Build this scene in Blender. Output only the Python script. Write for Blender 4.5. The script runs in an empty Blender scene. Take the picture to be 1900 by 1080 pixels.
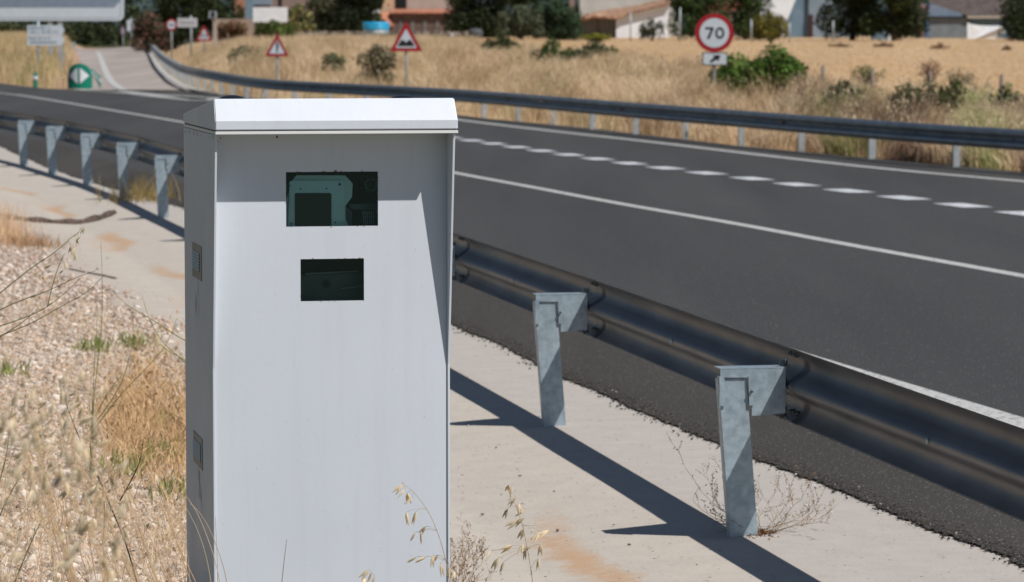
import bpy, bmesh, math, random
import numpy as np
from mathutils import Vector, Matrix
random.seed(7); rng = np.random.default_rng(11)
sc = bpy.context.scene
PI = math.pi
# ---------------------------------------------------------------- camera
F = 6400.0; PXC = 950.0; PYC = 540.0; HC = 2.1; YH = 56.0
PITCH = math.atan((PYC-YH)/F)
cd = bpy.data.cameras.new('camera'); cam = bpy.data.objects.new('camera', cd); sc.collection.objects.link(cam)
cd.sensor_width = 36; cd.lens = F/1900*36; cd.clip_start = .1; cd.clip_end = 6000
cam.location = (0, 0, HC); cam.rotation_euler = (PI/2-PITCH, 0, 0)
cd.dof.use_dof = True; cd.dof.focus_distance = 10.9; cd.dof.aperture_fstop = 9.0
sc.camera = cam
# ---------------------------------------------------------------- light
SUN = Vector((.62, -.50, 1)).normalized()
EL = math.asin(SUN.z); AZ = math.atan2(SUN.x, SUN.y)
w = bpy.data.worlds.new('World'); sc.world = w; w.use_nodes = True
nt = w.node_tree; bg = nt.nodes['Background']
sky = nt.nodes.new('ShaderNodeTexSky'); sky.sky_type = 'NISHITA'; sky.sun_disc = False
sky.sun_elevation = EL; sky.sun_rotation = AZ; sky.air_density = 1.0; sky.dust_density = .4; sky.ozone_density = 2.5
nt.links.new(sky.outputs[0], bg.inputs[0]); bg.inputs[1].default_value = .052
sl = bpy.data.lights.new('sun', 'SUN'); sl.energy = 4.6; sl.angle = math.radians(.5); sl.color = (1, .965, .915)
so = bpy.data.objects.new('sun', sl); sc.collection.objects.link(so)
so.rotation_euler = SUN.to_track_quat('Z', 'Y').to_euler()
sc.view_settings.view_transform = 'Standard'; sc.view_settings.look = 'None'
sc.view_settings.gamma = 1; sc.view_settings.exposure = 0.0

# ---------------------------------------------------------------- pixel helpers (photograph pixels -> world)
cp, sp = math.cos(PITCH), math.sin(PITCH)
def ray(px, py):
    a = (px-PXC)/F; b = (PYC-py)/F
    return Vector((a, cp+b*sp, -sp+b*cp))
def at(px, py, d):
    r = ray(px, py); return Vector((0, 0, HC)) + r*(d/r.y)
def gz(px, py, z=0.0):
    r = ray(px, py); t = (z-HC)/r.z
    return Vector((0, 0, HC)) + r*t

# ---------------------------------------------------------------- materials
def newmat(name):
    m = bpy.data.materials.new(name); m.use_nodes = True
    return m, m.node_tree, m.node_tree.nodes['Principled BSDF']
def mat(name, col, col2=None, scale=5.0, rough=.6, metal=0.0, bump=0.0, bscale=None, detail=6, stretch=None, spec=.4, attr=None, contrast=(.35, .65)):
    m, n, p = newmat(name)
    p.inputs['Roughness'].default_value = rough; p.inputs['Metallic'].default_value = metal
    p.inputs['Specular IOR Level'].default_value = spec
    tc = n.nodes.new('ShaderNodeTexCoord'); src = tc.outputs['Object']
    if stretch:
        mp = n.nodes.new('ShaderNodeMapping'); mp.inputs['Scale'].default_value = stretch
        n.links.new(src, mp.inputs[0]); src = mp.outputs[0]
    out = None
    if col2 is not None:
        t = n.nodes.new('ShaderNodeTexNoise'); t.inputs['Scale'].default_value = scale; t.inputs['Detail'].default_value = detail
        n.links.new(src, t.inputs['Vector'])
        r = n.nodes.new('ShaderNodeValToRGB'); r.color_ramp.elements[0].position = contrast[0]; r.color_ramp.elements[1].position = contrast[1]
        r.color_ramp.elements[0].color = (*col, 1); r.color_ramp.elements[1].color = (*col2, 1)
        n.links.new(t.outputs[0], r.inputs[0]); out = r.outputs[0]
    else:
        p.inputs['Base Color'].default_value = (*col, 1)
    if attr:
        a = n.nodes.new('ShaderNodeAttribute'); a.attribute_name = attr
        mx = n.nodes.new('ShaderNodeMix'); mx.data_type = 'RGBA'; mx.blend_type = 'MULTIPLY'; mx.inputs[0].default_value = 1
        if out is None: mx.inputs[6].default_value = (*col, 1)
        else: n.links.new(out, mx.inputs[6])
        n.links.new(a.outputs['Color'], mx.inputs[7]); out = mx.outputs[2]
    if out is not None: n.links.new(out, p.inputs['Base Color'])
    if bump:
        t = n.nodes.new('ShaderNodeTexNoise'); t.inputs['Scale'].default_value = bscale or scale*4; t.inputs['Detail'].default_value = 4
        n.links.new(src, t.inputs['Vector'])
        b = n.nodes.new('ShaderNodeBump'); b.inputs['Strength'].default_value = bump; b.inputs['Distance'].default_value = .01
        n.links.new(t.outputs[0], b.inputs['Height']); n.links.new(b.outputs[0], p.inputs['Normal'])
    return m
def leafmat(name, col, trans=.25, rough=.65):
    m, n, p = newmat(name)
    p.inputs['Roughness'].default_value = rough; p.inputs['Specular IOR Level'].default_value = .2
    a = n.nodes.new('ShaderNodeAttribute'); a.attribute_name = 'tint'
    mx = n.nodes.new('ShaderNodeMix'); mx.data_type = 'RGBA'; mx.blend_type = 'MULTIPLY'; mx.inputs[0].default_value = 1
    mx.inputs[6].default_value = (*col, 1); n.links.new(a.outputs['Color'], mx.inputs[7])
    n.links.new(mx.outputs[2], p.inputs['Base Color'])
    if trans:
        tr = n.nodes.new('ShaderNodeBsdfTranslucent'); n.links.new(mx.outputs[2], tr.inputs[0])
        ms = n.nodes.new('ShaderNodeMixShader'); ms.inputs[0].default_value = trans
        o = n.nodes['Material Output']
        n.links.new(p.outputs[0], ms.inputs[1]); n.links.new(tr.outputs[0], ms.inputs[2]); n.links.new(ms.outputs[0], o.inputs[0])
    return m

M = {}
M['white'] = mat('white_paint', (.61, .645, .705), (.58, .615, .675), 1.6, .42, 0, .03, 60)
def weather(m, amt=.5, dark=(.36, .37, .37)):
    n = m.node_tree; p = n.nodes['Principled BSDF']; L = n.links.new; src = p.inputs['Base Color'].links[0].from_socket
    tc = n.nodes.new('ShaderNodeTexCoord'); mp = n.nodes.new('ShaderNodeMapping'); mp.inputs['Scale'].default_value = (26, 26, 1.1); L(tc.outputs['Object'], mp.inputs[0])
    t = n.nodes.new('ShaderNodeTexNoise'); t.inputs['Scale'].default_value = 1.0; t.inputs['Detail'].default_value = 8; t.inputs['Roughness'].default_value = .65; L(mp.outputs[0], t.inputs[0])
    r = n.nodes.new('ShaderNodeMapRange'); r.inputs[1].default_value = .48; r.inputs[2].default_value = .85; r.inputs[4].default_value = amt; L(t.outputs[0], r.inputs[0])
    mx = n.nodes.new('ShaderNodeMix'); mx.data_type = 'RGBA'; L(r.outputs[0], mx.inputs[0]); L(src, mx.inputs[6]); mx.inputs[7].default_value = (*dark, 1); L(mx.outputs[2], p.inputs['Base Color'])
    t2 = n.nodes.new('ShaderNodeTexNoise'); t2.inputs['Scale'].default_value = 7; t2.inputs['Detail'].default_value = 5; L(tc.outputs['Object'], t2.inputs[0])
    rr_ = n.nodes.new('ShaderNodeMapRange'); rr_.inputs[3].default_value = .32; rr_.inputs[4].default_value = .6; L(t2.outputs[0], rr_.inputs[0]); L(rr_.outputs[0], p.inputs['Roughness'])
weather(M['white'], .16)
M['white_side'] = M['white']
M['lip'] = mat('lip_paint', (.72, .73, .73), (.66, .66, .65), 6, .45)
M['dark'] = mat('dark_interior', (.012, .016, .017), rough=.7)
M['black'] = mat('black_plastic', (.012, .014, .018), rough=.28)
M['unit'] = mat('camera_housing', (.68, .80, .77), (.62, .76, .72), 20, .5)
M['unit2'] = mat('camera_plate', (.74, .86, .84), (.70, .83, .80), 20, .45)
M['screw'] = mat('screw_steel', (.10, .12, .12), rough=.4, metal=.6)
M['led'] = mat('led_lens', (.85, .9, .88), rough=.2)
M['blkglass'] = mat('black_glass', (.010, .014, .016), rough=.08)
M['rust'] = mat('rust', (.16, .06, .025), (.30, .15, .07), 60, .9)
M['grime'] = mat('grime', (.10, .09, .085), (.2, .18, .16), 60, .9)
M['vent'] = mat('vent_metal', (.20, .19, .18), (.32, .31, .30), 30, .5, .3)
M['slat'] = mat('vent_slat', (.34, .42, .48), rough=.5, metal=.1)
M['seam'] = mat('dirty_seam', (.10, .07, .055), (.20, .15, .12), 12, .9)
M['galv'] = mat('galvanised_steel', (.25, .32, .37), (.40, .485, .545), 24, .42, .4, .12, 90, contrast=(.3, .7))
M['rail'] = mat('rail_steel', (.105, .105, .11), (.16, .16, .165), 7, .47, .6, .05, 40, stretch=(1, .25, 1))
weather(M['galv'], .35, (.16, .17, .18))
M['farrail'] = mat('far_rail_steel', (.20, .22, .24), (.28, .30, .32), 3, .42, .7)
M['farpost'] = mat('far_post_steel', (.33, .36, .38), (.42, .45, .47), 8, .5, .3)
M['signwhite'] = mat('sign_white', (.52, .58, .64), (.48, .54, .60), 3, .45)
M['signred'] = mat('sign_red', (.30, .012, .022), rough=.45)
M['signblack'] = mat('sign_black', (.012, .012, .014), rough=.5)
M['signgrey'] = mat('sign_back', (.30, .33, .36), (.36, .39, .42), 3, .5, .3)
M['signblue'] = mat('blue_grey_paint_and_shade', (.17, .22, .29), (.20, .25, .32), 3, .5)  # blue-grey paint; also stands for shade on the sign band and gable
M['green'] = mat('marker_green', (.0, .16, .105), (.0, .20, .13), 4, .4)
M['wood'] = mat('old_wood', (.16, .12, .10), (.26, .21, .18), 8, .9, 0, .3, 40, stretch=(1, 1, .2))
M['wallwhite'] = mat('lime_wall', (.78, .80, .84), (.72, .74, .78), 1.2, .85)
M['wallgrey'] = mat('render_wall', (.50, .49, .47), (.42, .41, .39), 1.0, .9)
M['wallpeach'] = mat('peach_wall', (.60, .40, .26), (.52, .35, .23), 1.0, .9)
M['wallpale'] = mat('pale_wall', (.45, .37, .32), (.38, .31, .27), 1.0, .9)
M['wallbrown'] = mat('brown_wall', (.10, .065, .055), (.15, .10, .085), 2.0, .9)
M['wallblue'] = mat('blue_grey_wall', (.12, .19, .25), (.16, .23, .29), 1.0, .85)  # blue-grey paint; doubles as shade on the white house
M['doorgrey'] = mat('grey_boards', (.10, .095, .09), (.16, .15, .14), 3.0, .8, stretch=(3, 3, .3))
M['door'] = mat('dark_door', (.05, .015, .015), rough=.6)
M['pane'] = mat('window_glass', (.015, .018, .02), rough=.15)
M['tarp'] = mat('white_tarp', (.75, .76, .78), (.68, .69, .71), 2, .6)
M['blueplastic'] = mat('blue_plastic', (.01, .28, .55), (.03, .40, .68), 3, .4)
M['stonewall'] = mat('dry_stone', (.10, .085, .07), (.30, .26, .22), 2.5, .95, 0, .6, 6, contrast=(.45, .55))
M['bark'] = mat('bark', (.06, .045, .035), (.12, .09, .07), 6, .95, 0, .5, 20)
def tile_mat(name, a, b):
    m, n, p = newmat(name); p.inputs['Roughness'].default_value = .85
    tc = n.nodes.new('ShaderNodeTexCoord')
    wv = n.nodes.new('ShaderNodeTexWave'); wv.inputs['Scale'].default_value = 1.6; wv.inputs['Distortion'].default_value = 1.2; wv.inputs['Detail'].default_value = 2
    no = n.nodes.new('ShaderNodeTexNoise'); no.inputs['Scale'].default_value = 2.2; no.inputs['Detail'].default_value = 5
    n.links.new(tc.outputs['Object'], wv.inputs[0]); n.links.new(tc.outputs['Object'], no.inputs[0])
    r = n.nodes.new('ShaderNodeValToRGB'); r.color_ramp.elements[0].color = (*a, 1); r.color_ramp.elements[1].color = (*b, 1)
    r.color_ramp.elements[0].position = .38; r.color_ramp.elements[1].position = .62
    n.links.new(no.outputs[0], r.inputs[0]); n.links.new(r.outputs[0], p.inputs['Base Color'])
    b_ = n.nodes.new('ShaderNodeBump'); b_.inputs['Strength'].default_value = .8; b_.inputs['Distance'].default_value = .08
    n.links.new(wv.outputs[0], b_.inputs['Height']); n.links.new(b_.outputs[0], p.inputs['Normal'])
    return m
M['tile'] = tile_mat('clay_tiles', (.30, .15, .09), (.50, .31, .20))
M['tilered'] = tile_mat('red_clay_tiles', (.36, .13, .08), (.55, .24, .14))
M['roofdark'] = tile_mat('dark_tiles', (.075, .055, .05), (.13, .10, .09))
# glass of the cabinet windows
def glass():
    m, n, p = newmat('cabinet_glass')
    tr = n.nodes.new('ShaderNodeBsdfTransparent'); tr.inputs[0].default_value = (.88, .97, .96, 1)
    gl = n.nodes.new('ShaderNodeBsdfGlossy'); gl.inputs[0].default_value = (.55, .8, .9, 1); gl.inputs['Roughness'].default_value = .02
    fr = n.nodes.new('ShaderNodeFresnel'); fr.inputs[0].default_value = 1.5
    ms = n.nodes.new('ShaderNodeMixShader'); o = n.nodes['Material Output']
    n.links.new(fr.outputs[0], ms.inputs[0]); n.links.new(tr.outputs[0], ms.inputs[1]); n.links.new(gl.outputs[0], ms.inputs[2]); n.links.new(ms.outputs[0], o.inputs[0])
    return m
M['glass'] = glass()
# asphalt
def asphalt(name, base, dark, speck=.12, sscale=55, wear=True):
    m, n, p = newmat(name); p.inputs['Roughness'].default_value = .85; p.inputs['Specular IOR Level'].default_value = .25
    tc = n.nodes.new('ShaderNodeTexCoord'); L = n.links.new
    fine = n.nodes.new('ShaderNodeTexNoise'); fine.inputs['Scale'].default_value = 45; fine.inputs['Detail'].default_value = 3
    L(tc.outputs['Object'], fine.inputs[0])
    mp = n.nodes.new('ShaderNodeMapping'); mp.inputs['Rotation'].default_value = (0, 0, -.25); mp.inputs['Scale'].default_value = (.55, .035, 1)
    L(tc.outputs['Object'], mp.inputs[0])
    big = n.nodes.new('ShaderNodeTexNoise'); big.inputs['Scale'].default_value = 1.3; big.inputs['Detail'].default_value = 3
    L(mp.outputs[0], big.inputs[0])
    r = n.nodes.new('ShaderNodeValToRGB'); r.color_ramp.elements[0].color = (*dark, 1); r.color_ramp.elements[1].color = (*base, 1)
    r.color_ramp.elements[0].position = .3; r.color_ramp.elements[1].position = .7
    ad = n.nodes.new('ShaderNodeMath'); ad.operation = 'MULTIPLY_ADD'; ad.inputs[1].default_value = .30; 
    sub = n.nodes.new('ShaderNodeMath'); sub.operation = 'MULTIPLY'; sub.inputs[1].default_value = .75
    L(big.outputs[0], sub.inputs[0]); L(fine.outputs[0], ad.inputs[0]); L(sub.outputs[0], ad.inputs[2]); L(ad.outputs[0], r.inputs[0])
    vo = n.nodes.new('ShaderNodeTexVoronoi'); vo.inputs['Scale'].default_value = sscale
    L(tc.outputs['Object'], vo.inputs[0])
    sep = n.nodes.new('ShaderNodeSeparateColor'); L(vo.outputs['Color'], sep.inputs[0])
    gt = n.nodes.new('ShaderNodeMath'); gt.operation = 'GREATER_THAN'; gt.inputs[1].default_value = 1-speck; L(sep.outputs[0], gt.inputs[0])
    lt = n.nodes.new('ShaderNodeMath'); lt.operation = 'LESS_THAN'; lt.inputs[1].default_value = .32; L(vo.outputs['Distance'], lt.inputs[0])
    mu = n.nodes.new('ShaderNodeMath'); mu.operation = 'MULTIPLY'; L(gt.outputs[0], mu.inputs[0]); L(lt.outputs[0], mu.inputs[1])
    mx = n.nodes.new('ShaderNodeMix'); mx.data_type = 'RGBA'; L(mu.outputs[0], mx.inputs[0]); L(r.outputs[0], mx.inputs[6]); mx.inputs[7].default_value = (.26, .24, .22, 1)
    L(mx.outputs[2], p.inputs['Base Color'])
    b = n.nodes.new('ShaderNodeBump'); b.inputs['Strength'].default_value = .9; b.inputs['Distance'].default_value = .006
    L(vo.outputs['Distance'], b.inputs['Height']); L(b.outputs[0], p.inputs['Normal'])
    return m
M['asphalt'] = asphalt('asphalt', (.066, .066, .066), (.042, .042, .043), .05)
M['asphaltrough'] = asphalt('coarse_asphalt', (.068, .062, .056), (.024, .023, .022), .13, 75)
M['oldasphalt'] = asphalt('old_asphalt', (.42, .365, .33), (.25, .215, .20), .1, 20)
def paint(name, col=(.62, .62, .60), gap=.47):
    m, n, p = newmat(name); p.inputs['Roughness'].default_value = .7
    tc = n.nodes.new('ShaderNodeTexCoord'); t = n.nodes.new('ShaderNodeTexNoise'); t.inputs['Scale'].default_value = 30; t.inputs['Detail'].default_value = 6
    n.links.new(tc.outputs['Object'], t.inputs[0])
    r = n.nodes.new('ShaderNodeValToRGB'); r.color_ramp.elements[0].position = gap-.09; r.color_ramp.elements[1].position = gap
    r.color_ramp.elements[0].color = (col[0]*.45, col[1]*.45, col[2]*.45, 1); r.color_ramp.elements[1].color = (*col, 1)
    n.links.new(t.outputs[0], r.inputs[0]); n.links.new(r.outputs[0], p.inputs['Base Color'])
    return m
M['line'] = paint('road_paint', (.50, .50, .48), .46); M['dash'] = paint('dash_paint', (.60, .62, .65)); M['wornline'] = paint('worn_paint', (.40, .38, .36), .5)
# ground that takes its colour zones from a vertex attribute (soil, concrete, sediment)
def zonemat(name, bump=.5, bscale=25, mot=.25, s1=6.0, dist=.012):
    m, n, p = newmat(name); p.inputs['Roughness'].default_value = .92; p.inputs['Specular IOR Level'].default_value = .15
    L = n.links.new
    tc = n.nodes.new('ShaderNodeTexCoord'); a = n.nodes.new('ShaderNodeAttribute'); a.attribute_name = 'tint'
    t = n.nodes.new('ShaderNodeTexNoise'); t.inputs['Scale'].default_value = s1; t.inputs['Detail'].default_value = 9; t.inputs['Roughness'].default_value = .7; L(tc.outputs['Object'], t.inputs[0])
    r = n.nodes.new('ShaderNodeMapRange'); r.inputs[1].default_value = .25; r.inputs[2].default_value = .75; r.inputs[3].default_value = 1-mot; r.inputs[4].default_value = 1+mot*.6; L(t.outputs[0], r.inputs[0])
    mx = n.nodes.new('ShaderNodeMix'); mx.data_type = 'RGBA'; mx.blend_type = 'MULTIPLY'; mx.inputs[0].default_value = 1; L(a.outputs['Color'], mx.inputs[6]); L(r.outputs[0], mx.inputs[7])
    L(mx.outputs[2], p.inputs['Base Color'])
    t2 = n.nodes.new('ShaderNodeTexNoise'); t2.inputs['Scale'].default_value = bscale; t2.inputs['Detail'].default_value = 6; L(tc.outputs['Object'], t2.inputs[0])
    b = n.nodes.new('ShaderNodeBump'); b.inputs['Strength'].default_value = bump; b.inputs['Distance'].default_value = dist; L(t2.outputs[0], b.inputs['Height']); L(b.outputs[0], p.inputs['Normal'])
    return m
M['ground'] = zonemat('ground_soil', .8, 20, .3)
# concrete verge: smooth slab, reddish silt washed into the gutter, dark pores and crumbs
def concrete():
    m = zonemat('concrete', .35, 60, .10, 5.0, .006)
    n = m.node_tree; p = n.nodes['Principled BSDF']; L = n.links.new
    src = p.inputs['Base Color'].links[0].from_socket
    tc = n.nodes.new('ShaderNodeTexCoord')
    vo = n.nodes.new('ShaderNodeTexVoronoi'); vo.inputs['Scale'].default_value = 26; L(tc.outputs['Object'], vo.inputs[0])
    sep = n.nodes.new('ShaderNodeSeparateColor'); L(vo.outputs['Color'], sep.inputs[0])
    gt = n.nodes.new('ShaderNodeMath'); gt.operation = 'GREATER_THAN'; gt.inputs[1].default_value = .93; L(sep.outputs[0], gt.inputs[0])
    lt = n.nodes.new('ShaderNodeMath'); lt.operation = 'LESS_THAN'; lt.inputs[1].default_value = .16; L(vo.outputs['Distance'], lt.inputs[0])
    mu = n.nodes.new('ShaderNodeMath'); mu.operation = 'MULTIPLY'; L(gt.outputs[0], mu.inputs[0]); L(lt.outputs[0], mu.inputs[1])
    mp = n.nodes.new('ShaderNodeMapping'); mp.inputs['Rotation'].default_value = (0, 0, .1); mp.inputs['Scale'].default_value = (9, 2.2, 1); L(tc.outputs['Object'], mp.inputs[0])
    st = n.nodes.new('ShaderNodeTexNoise'); st.inputs['Scale'].default_value = 3.2; st.inputs['Detail'].default_value = 8; st.inputs['Roughness'].default_value = .75; L(mp.outputs[0], st.inputs[0])
    rr = n.nodes.new('ShaderNodeMapRange'); rr.inputs[1].default_value = .57; rr.inputs[2].default_value = .70; rr.inputs[4].default_value = .60; L(st.outputs[0], rr.inputs[0])
    m1 = n.nodes.new('ShaderNodeMix'); m1.data_type = 'RGBA'; L(rr.outputs[0], m1.inputs[0]); L(src, m1.inputs[6]); m1.inputs[7].default_value = (.26, .20, .165, 1)
    sa = n.nodes.new('ShaderNodeAttribute'); sa.attribute_name = 'silt'
    sn = n.nodes.new('ShaderNodeTexNoise'); sn.inputs['Scale'].default_value = 7; sn.inputs['Detail'].default_value = 10; sn.inputs['Roughness'].default_value = .78; L(tc.outputs['Object'], sn.inputs[0])
    s1 = n.nodes.new('ShaderNodeMath'); s1.operation = 'MULTIPLY_ADD'; s1.inputs[1].default_value = 2.0; s1.inputs[2].default_value = -1.25; L(sn.outputs[0], s1.inputs[0])
    s2 = n.nodes.new('ShaderNodeMath'); s2.operation = 'ADD'; L(sa.outputs['Fac'], s2.inputs[0]); L(s1.outputs[0], s2.inputs[1])
    s3 = n.nodes.new('ShaderNodeMapRange'); s3.inputs[1].default_value = .12; s3.inputs[2].default_value = .62; s3.inputs[4].default_value = .85; L(s2.outputs[0], s3.inputs[0])
    m3 = n.nodes.new('ShaderNodeMix'); m3.data_type = 'RGBA'; L(s3.outputs[0], m3.inputs[0]); L(m1.outputs[2], m3.inputs[6]); m3.inputs[7].default_value = (.47, .30, .18, 1)
    m2 = n.nodes.new('ShaderNodeMix'); m2.data_type = 'RGBA'; L(mu.outputs[0], m2.inputs[0]); L(m3.outputs[2], m2.inputs[6]); m2.inputs[7].default_value = (.09, .07, .06, 1)
    L(m2.outputs[2], p.inputs['Base Color'])
    return m
M['concrete'] = concrete()
M['stone'] = leafmat('gravel_stone', (.55, .495, .435), 0, .9)
M['grass'] = leafmat('dry_grass', (.62, .475, .30), .3)
M['oat'] = leafmat('oat_husk', (.97, .85, .64), .5)
M['straw'] = leafmat('straw_stem', (.54, .41, .27), .15)
M['stemgreen'] = leafmat('green_stem', (.16, .19, .07), .15)
M['weedbrown'] = leafmat('weed_brown', (.24, .15, .075), .1)
M['leaf'] = leafmat('foliage', (1, 1, 1), .28)

# ---------------------------------------------------------------- object helpers
def setp(o, label=None, cat=None, group=None, kind=None):
    if label: o['label'] = label
    if cat: o['category'] = cat
    if group: o['group'] = group
    if kind: o['kind'] = kind
    return o
def empty(name, loc, label, cat, group=None):
    o = bpy.data.objects.new(name, None); sc.collection.objects.link(o); o.location = loc; o.empty_display_size = .1
    return setp(o, label, cat, group)
def link(name, me, parent=None):
    o = bpy.data.objects.new(name, me); sc.collection.objects.link(o)
    if parent is not None:
        o.parent = parent
        o.matrix_parent_inverse = wm(parent).inverted()
    return o
def wm(o):
    m = o.matrix_basis.copy()
    if o.parent: m = wm(o.parent) @ o.matrix_parent_inverse @ m
    return m
class MB:
    def __init__(s): s.v = []; s.f = []; s.mi = []; s.t = []; s.sm = []; s.cur = 0; s.tint = None; s.g = []; s.per = 1
    def add(s, vs, fs, smooth=False):
        s.g.append((len(s.v), len(s.f)))
        b = len(s.v); s.v += [tuple(v) for v in vs]
        for f in fs: s.f.append(tuple(i+b for i in f)); s.mi.append(s.cur); s.sm.append(smooth)
        if s.tint is not None: s.t += [s.tint]*len(vs)
        else: s.t += [(1, 1, 1)]*len(vs)
    def box(s, c, ax, ay, az):      # centre and half-axis vectors
        c = Vector(c); ax = Vector(ax); ay = Vector(ay); az = Vector(az)
        vs = [c+sx*ax+sy*ay+sz*az for sz in (-1, 1) for sy in (-1, 1) for sx in (-1, 1)]
        s.add(vs, [(0, 2, 3, 1), (4, 5, 7, 6), (0, 1, 5, 4), (2, 6, 7, 3), (0, 4, 6, 2), (1, 3, 7, 5)])
    def abox(s, x0, x1, y0, y1, z0, z1):
        s.box(((x0+x1)/2, (y0+y1)/2, (z0+z1)/2), ((x1-x0)/2, 0, 0), (0, (y1-y0)/2, 0), (0, 0, (z1-z0)/2))
    def prism(s, pts, off):         # polygon of 3D points extruded by a vector
        n = len(pts); pts = [Vector(p) for p in pts]; off = Vector(off)
        s.add(pts+[p+off for p in pts], [tuple(range(n)), tuple(range(2*n-1, n-1, -1))]+[(i, i+n, (i+1) % n+n, (i+1) % n) for i in range(n)])
    def tube(s, pts, radii, seg=6, cap=True):
        pts = [Vector(p) for p in pts]; n = len(pts)
        if not hasattr(radii, '__len__'): radii = [radii]*n
        vs = []; 
        for i, p in enumerate(pts):
            t = (pts[min(i+1, n-1)]-pts[max(i-1, 0)]).normalized()
            u = t.cross(Vector((0, 0, 1)))
            if u.length < .2: u = t.cross(Vector((1, 0, 0)))
            u.normalize(); v = t.cross(u)
            for k in range(seg):
                a = 2*PI*k/seg; vs.append(p+(u*math.cos(a)+v*math.sin(a))*radii[i])
        fs = [(i*seg+k, i*seg+(k+1) % seg, (i+1)*seg+(k+1) % seg, (i+1)*seg+k) for i in range(n-1) for k in range(seg)]
        if cap: fs += [tuple(range(seg-1, -1, -1)), tuple((n-1)*seg+k for k in range(seg))]
        s.add(vs, fs, True)
    def lathe(s, c, prof, seg=20, axis=(0, 0, 1), xr=(1, 0, 0), squash=1.0):
        c = Vector(c); ax = Vector(axis).normalized(); u = Vector(xr).normalized(); v = ax.cross(u)*squash
        vs = [c+ax*h+(u*math.cos(2*PI*k/seg)+v*math.sin(2*PI*k/seg))*r for r, h in prof for k in range(seg)]
        n = len(prof)
        fs = [(i*seg+k, i*seg+(k+1) % seg, (i+1)*seg+(k+1) % seg, (i+1)*seg+k) for i in range(n-1) for k in range(seg)]
        fs += [tuple(range(seg-1, -1, -1)), tuple((n-1)*seg+k for k in range(seg))]
        s.add(vs, fs, True)
    def build(s, name, mats, parent=None, bevel=0, tint=False):
        me = bpy.data.meshes.new(name); me.from_pydata(s.v, [], s.f)
        for m in (mats if isinstance(mats, (list, tuple)) else [mats]): me.materials.append(m)
        me.polygons.foreach_set('material_index', s.mi); me.polygons.foreach_set('use_smooth', s.sm)
        if tint:
            a = me.color_attributes.new('tint', 'FLOAT_COLOR', 'POINT')
            a.data.foreach_set('color', np.hstack([np.array(s.t, dtype=np.float32), np.ones((len(s.t), 1), np.float32)]).ravel())
        me.update()
        bm = bmesh.new(); bm.from_mesh(me); bmesh.ops.recalc_face_normals(bm, faces=bm.faces)
        if bevel:
            bmesh.ops.bevel(bm, geom=[e for e in bm.edges if len(e.link_faces) == 2 and e.calc_face_angle(0) > .5], offset=bevel, segments=2, affect='EDGES', clamp_overlap=True)
        bm.to_mesh(me); bm.free()
        return link(name, me, parent)
def build_each(b, name, m, parent, tint=False):
    out = []
    for k in range(len(b.g)-1 if len(b.g) and b.g[-1][0] == len(b.v) else len(b.g)):
        v0, f0 = b.g[k]; v1, f1 = b.g[k+1] if k+1 < len(b.g) else (len(b.v), len(b.f))
        if k % b.per: continue
        kk = min(k+b.per, len(b.g)); v1, f1 = b.g[kk] if kk < len(b.g) else (len(b.v), len(b.f))
        c = MB(); c.v = b.v[v0:v1]; c.t = b.t[v0:v1]; c.f = [tuple(i-v0 for i in f) for f in b.f[f0:f1]]; c.mi = b.mi[f0:f1]; c.sm = b.sm[f0:f1]
        out.append(c.build(name, m, parent, tint=tint))
    return out
def npmesh(name, V, Fc, mats, tint=None, parent=None, smooth=False):
    me = bpy.data.meshes.new(name); V = np.asarray(V, np.float32); Fc = np.asarray(Fc, np.int32)
    k = Fc.shape[1]; me.vertices.add(len(V)); me.vertices.foreach_set('co', V.ravel())
    me.loops.add(Fc.size); me.loops.foreach_set('vertex_index', Fc.ravel())
    me.polygons.add(len(Fc)); me.polygons.foreach_set('loop_start', np.arange(len(Fc), dtype=np.int32)*k)
    me.materials.append(mats)
    if smooth: me.polygons.foreach_set('use_smooth', np.ones(len(Fc), bool))
    me.update(calc_edges=True)
    if tint is not None:
        a = me.color_attributes.new('tint', 'FLOAT_COLOR', 'POINT')
        a.data.foreach_set('color', np.hstack([np.asarray(tint, np.float32), np.ones((len(V), 1), np.float32)]).ravel())
    return link(name, me, parent)

# ---------------------------------------------------------------- lie of the land
POSTS = [(4.55, -5.7), (3.85, -1.7), (3.13, 2.3), (2.40, 6.25), (1.66, 10.22), (.925, 14.2), (.19, 18.2), (-.58, 22.2), (-1.37, 26.2), (-2.2, 30.2), (-3.06, 34.4), (-3.94, 38.5), (-4.87, 42.9), (-5.79, 46.7), (-6.73, 50.2), (-7.60, 53.4), (-8.75, 57.2), (-9.95, 61), (-11.2, 64.8), (-12.5, 68.6)]
PYs = np.array([p[1] for p in POSTS]); PXs = np.array([p[0] for p in POSTS])
PY2 = np.concatenate([PYs, [84, 100, 120, 150, 200, 4000]]); PX2 = np.concatenate([PXs, [-18.5, -25.5, -35.5, -53, -85, -3000]])
def wperp(x, y): return (x-np.interp(y, PY2, PX2))*.977
VW = [-9, -3.2, -2.3, -1.6, -.9, -.35, .08]; VZ = [.10, .05, .02, -.035, -.075, -.03, 0]
EDGE_PX = [-1500, -200, 0, 84, 223, 385, 400, 440, 480, 560, 848, 904, 1096, 1370, 1900, 3200]
EDGE_PY = [120, 148, 155, 164, 169, 171, 174, 179, 184, 190, 214, 221, 239, 272, 321, 441]
EDGE_D = [gz(a, b).y for a, b in zip(EDGE_PX, EDGE_PY)]
def sst(x): x = np.clip(x, 0, 1); return x*x*(3-2*x)
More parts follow.
